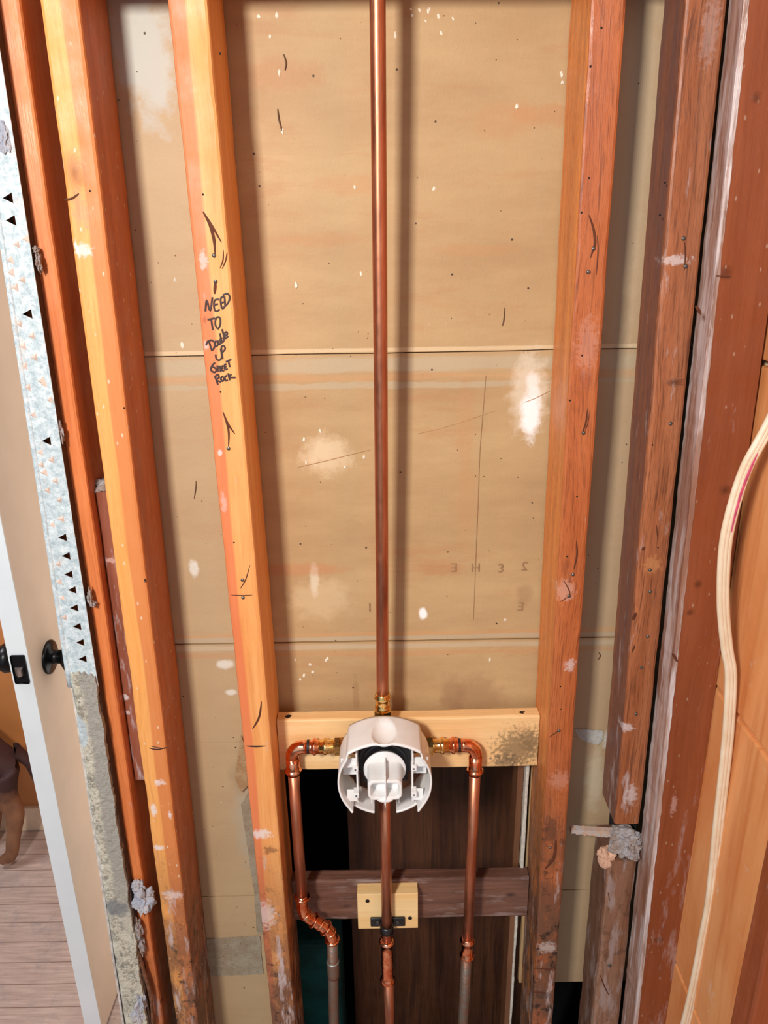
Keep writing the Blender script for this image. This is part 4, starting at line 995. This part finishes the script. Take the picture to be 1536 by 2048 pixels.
tube(bm, pk_, [.02+.055*math.sin(math.pi*i/(len(pk_)-1)) for i in range(len(pk_))], 8, flat=(Vector((0, 1, 0)), .3)); obj('red_mark', bm, PINK, rCab, label='red streak on the cable')

# ------------------------------------------------------------------ doorway: door, hall
XD = -24.6; YD = 12.9
m, t, b = mat('white_gloss_paint', .35); p = t.pos()
t.l.new(t.mix(t.rng(t.noise(p, .3, 3), .3, .7), col(232, 236, 238), col(240, 243, 245)), b.inputs['Base Color']); WP = m
BE = plain('beige_door_paint', col(222, 196, 172), .5, vary=.03, nscale=.3)
rDo = thing('door_1', (XD-.7, YD, 0.4), 'open white-edged beige door seen along its latch edge', 'door', kind='structure')
bm = new(); box(bm, XD-1.42, XD, YD+.06, YD+24.5, .4, 80, .05); obj('door_slab', bm, BE, rDo)
bm = new(); box(bm, XD-1.40, XD-.02, YD, YD+.06, .42, 79.9, .02); obj('door_edge', bm, WP, rDo, label='bright white painted latch edge')
BLM = plain('black_metal', col(20, 20, 22), .3, .5, vary=.1)
ez = P(55, 1338, YD).z
bm = new(); box(bm, XD-1.22, XD-.20, YD-.05, YD+.02, ez-1.12, ez+1.12, .15, 4); lp = obj('latch_plate', bm, BLM, rDo)
bm = new(); c = Vector((XD-.75, YD-.05, ez-.1))
vs = [bm.verts.new(c+Vector(v)) for v in ((-.27, 0, .27), (.27, 0, .27), (.27, 0, -.27), (-.27, 0, -.27), (-.27, -.1, .27), (-.27, -.1, -.27), (.05, -.42, .27), (.05, -.42, -.27), (.27, -.42, .22), (.27, -.42, -.22))]
for f in ((0, 1, 8, 6, 4), (3, 5, 7, 9, 2), (4, 6, 7, 5), (6, 8, 9, 7), (8, 1, 2, 9), (0, 4, 5, 3)): bm.faces.new([vs[i] for i in f])
obj('latch_bolt', bm, plain('bolt_steel', col(190, 170, 160), .3, .8), lp)
for zz in (.8, -.8):
    bm = new(); lathe(bm, (XD-.7, YD-.05, ez+zz), (0, -1, 0), [(0, .13), (.03, .13), (.04, .05)], 14); obj('screw', bm, BLM, lp)
kz = P(108, 1308, 16.2).z
for s, nm in ((1, 'door_knob'), (-1, 'door_knob')):
    bm = new(); ox = XD if s > 0 else XD-1.42
    lathe(bm, (ox, YD+2.9, kz), (s, 0, 0), [(0, 1.25), (.12, 1.25), (.2, 1.1), (.25, .55), (.9, .5), (1.05, .75), (1.3, 1.05), (1.7, 1.12), (2.05, .95), (2.2, .5), (2.22, .05)], 40)
    obj(nm, bm, BLM, rDo, True)
# hall wall, floor
m, t, b = mat('floor_boards', .45); p = t.pos()
X, Y, Z = t.xyz(p)
st = t.noise(t.vec('MULTIPLY', p, (.25, 3.5, 1)), 1.0, 4, .6)
c = t.mix(t.rng(st, .35, .65), col(206, 182, 170), col(176, 152, 142))
wv = t.math('FRACT', t.math('MULTIPLY', Y, 1/2.25))
c = t.mix(t.math('MULTIPLY', t.rng(t.math('ABSOLUTE', t.math('SUBTRACT', wv, .5)), .47, .495), .8), c, col(96, 66, 52))
c = t.mix(t.math('MULTIPLY', t.rng(t.noise(p, .35, 6, .75), .5, .68), .65), c, col(150, 142, 144))
c = t.mix(t.math('MULTIPLY', t.rng(t.noise(p, 1.6, 6, .8), .6, .7), .5), c, col(120, 92, 78))
t.l.new(c, b.inputs['Base Color']); bump(t, b, t.noise(p, 1.6, 4), .3, .05); FL = m
bm = new(); box(bm, -80, 40, -60, 60, -1, 0); tagobj(obj('floor', bm, FL), 'dusty narrow-plank wooden floor', 'floor', kind='structure')
HW = plain('hall_paint', col(196, 124, 66), .6, vary=.08, nscale=.12)
bm = new(); box(bm, -80, -9.8, 38, 38.5, 0, 96); tagobj(obj('wall_hall', bm, HW), 'warm orange hall wall beyond the doorway', 'wall', kind='structure')
bm = new(); box(bm, -80, -27, 37.4, 38, 0, 3.1, .1); tagobj(obj('baseboard_hall', bm, plain('cream_trim', col(232, 200, 168), .5, vary=.05)), 'cream baseboard of the hall', 'baseboard', kind='structure')

# ------------------------------------------------------------------ dog in the hall (rump, hind leg and tail in view)
def fur():
    m, t, b = mat('brindle_fur', .7); p = t.pos(); X, Y, Z = t.xyz(p)
    c = t.mix(t.rng(t.noise(t.vec('MULTIPLY', p, (1, 1, .5)), .7, 4), .35, .65), col(122, 80, 54), col(150, 102, 70))
    c = t.mix(t.rng(t.math('ADD', Z, t.math('MULTIPLY', t.noise(p, .6, 3), 3)), 10.6, 12.2), c, col(62, 32, 28))
    c = t.mix(t.rng(t.math('ADD', Z, t.noise(p, 2, 3)), 1.6, .9), c, col(186, 160, 146))
    t.l.new(c, b.inputs['Base Color']); bump(t, b, t.noise(p, 12, 4), .4, .06); return m
FUR = fur()
ft = PZ(22, 1728, 0.3)
dx0, dy0 = ft.x, ft.y
def D_(px, py, dy=0.0): v = P(px, py, dy0+dy); return (v.x, v.y, v.z)
def dogskin():
    V_ = []; E_ = []; R_s = []
    def add(x, y, z, r, par=None):
        V_.append((x, y, z)); R_s.append(r)
        if par is not None: E_.append((par, len(V_)-1))
        return len(V_)-1
    hz = D_(-14, 1515)
    hip = add(hz[0], dy0+1.5, hz[2], (2.6, 2.6))
    mid = add(hz[0]-5.5, dy0+1.5, hz[2]+.8, (2.7, 2.9), hip); ch = add(hz[0]-11.5, dy0+1.5, hz[2]+.6, (3.3, 3.8), mid); sh = add(hz[0]-15.5, dy0+1.5, hz[2]+1.4, (3.0, 3.4), ch)
    nk = add(hz[0]-18, dy0+1.5, hz[2]+4.8, (1.9, 2.0), sh); hd = add(hz[0]-20, dy0+1.4, hz[2]+7.6, (2.1, 2.1), nk); mz = add(hz[0]-23, dy0+1.3, hz[2]+6.7, (1.1, 1.1), hd); add(hz[0]-24.6, dy0+1.3, hz[2]+6.4, (.8, .8), mz)
    for s, ox in ((-1, 0.0), (1, -2.4)):
        y = 1.5+s*1.7
        def q_(px, py): v = D_(px, py, y); return (v[0]+ox, v[1], v[2])
        th = add(*q_(2, 1545), (1.9, 1.5), hip); kn_ = add(*q_(8, 1590), (1.35, 1.1), th); hk = add(*q_(32, 1625), (1.05, .8), kn_); sk = add(*q_(28, 1665), (.8, .7), hk); an = add(*q_(24, 1708), (.72, .62), sk)
        f0 = q_(6, 1728); add(f0[0], f0[1], .55, (1.0, .5), an)
        sx = hz[0]-14.5+ox; Y_ = dy0+y
        sh2 = add(sx, Y_, 10.4, (1.4, 1.2), ch); el = add(sx+1, Y_, 7.4, (1.0, .95), sh2); wr = add(sx+.4, Y_, 3.2, (.7, .7), el); pa = add(sx+.4, Y_, 1.4, (.6, .6), wr); add(sx-.6, Y_, .55, (.8, .5), pa)
    t1 = add(*D_(14, 1512, 1.5), (.95, .95), hip); t2 = add(*D_(36, 1505, 1.5), (.75, .75), t1); t3 = add(*D_(60, 1525, 1.5), (.55, .55), t2); add(*D_(76, 1570, 1.5), (.3, .3), t3)
    # ears
    for s in (-1, 1): add(hz[0]-19.4, dy0+1.4+s*1.9, hz[2]+9.4, (.5, .3), hd)
    return V_, E_, R_s
V_, E_, R_s = dogskin(); hz_ = D_(-14, 1515)
base = Vector((dx0-8, dy0+1.5, 0))
rDog = thing('dog', base, 'brown dog standing in the hall, hind leg and tail visible left of the door', 'dog')
me = bpy.data.meshes.new('body'); me.from_pydata([(Vector(v)-base)*IN for v in V_], E_, []); me.materials.append(FUR)
ob = bpy.data.objects.new('body', me); C.objects.link(ob); ob.parent = rDog
ob.modifiers.new('skin', 'SKIN')
sv = me.skin_vertices[0].data
for i, r in enumerate(R_s): sv[i].radius = (r[0]*IN, r[1]*IN); sv[i].use_root = (i == 0)
ss = ob.modifiers.new('sub', 'SUBSURF'); ss.levels = 2; ss.render_levels = 2
ob.modifiers['skin'].use_smooth_shade = True
for s in (-1, 1):
    bm = new(); lump(bm, (hz_[0]-21.6, dy0+1.35+s*1.25, hz_[2]+8.1), (.25, .2, .25), 1, 2, 0); obj('eye', bm, BLM, rDog, True)
bm = new(); lump(bm, (hz_[0]-25.3, dy0+1.3, hz_[2]+6.6), (.35, .45, .35), 1, 2, 0); obj('nose', bm, BLM, rDog, True)

# ------------------------------------------------------------------ groups of repeats
GR = {'wall_stud': 'studs of the open wall', 'blocking_board': 'horizontal boards across the middle bay', 'fire_block': 'fire blocks at the top of the bays',
      'supply_pipe': 'side supply pipes of the valve', 'plaster_chunk': 'plaster crumbs along the doorway corner', 'paper_patch': 'torn paper patches on the plasterboard'}
for o in C.objects:
    if o.parent is None and o.name.split('.')[0] in GR: o['group'] = GR[o.name.split('.')[0]]
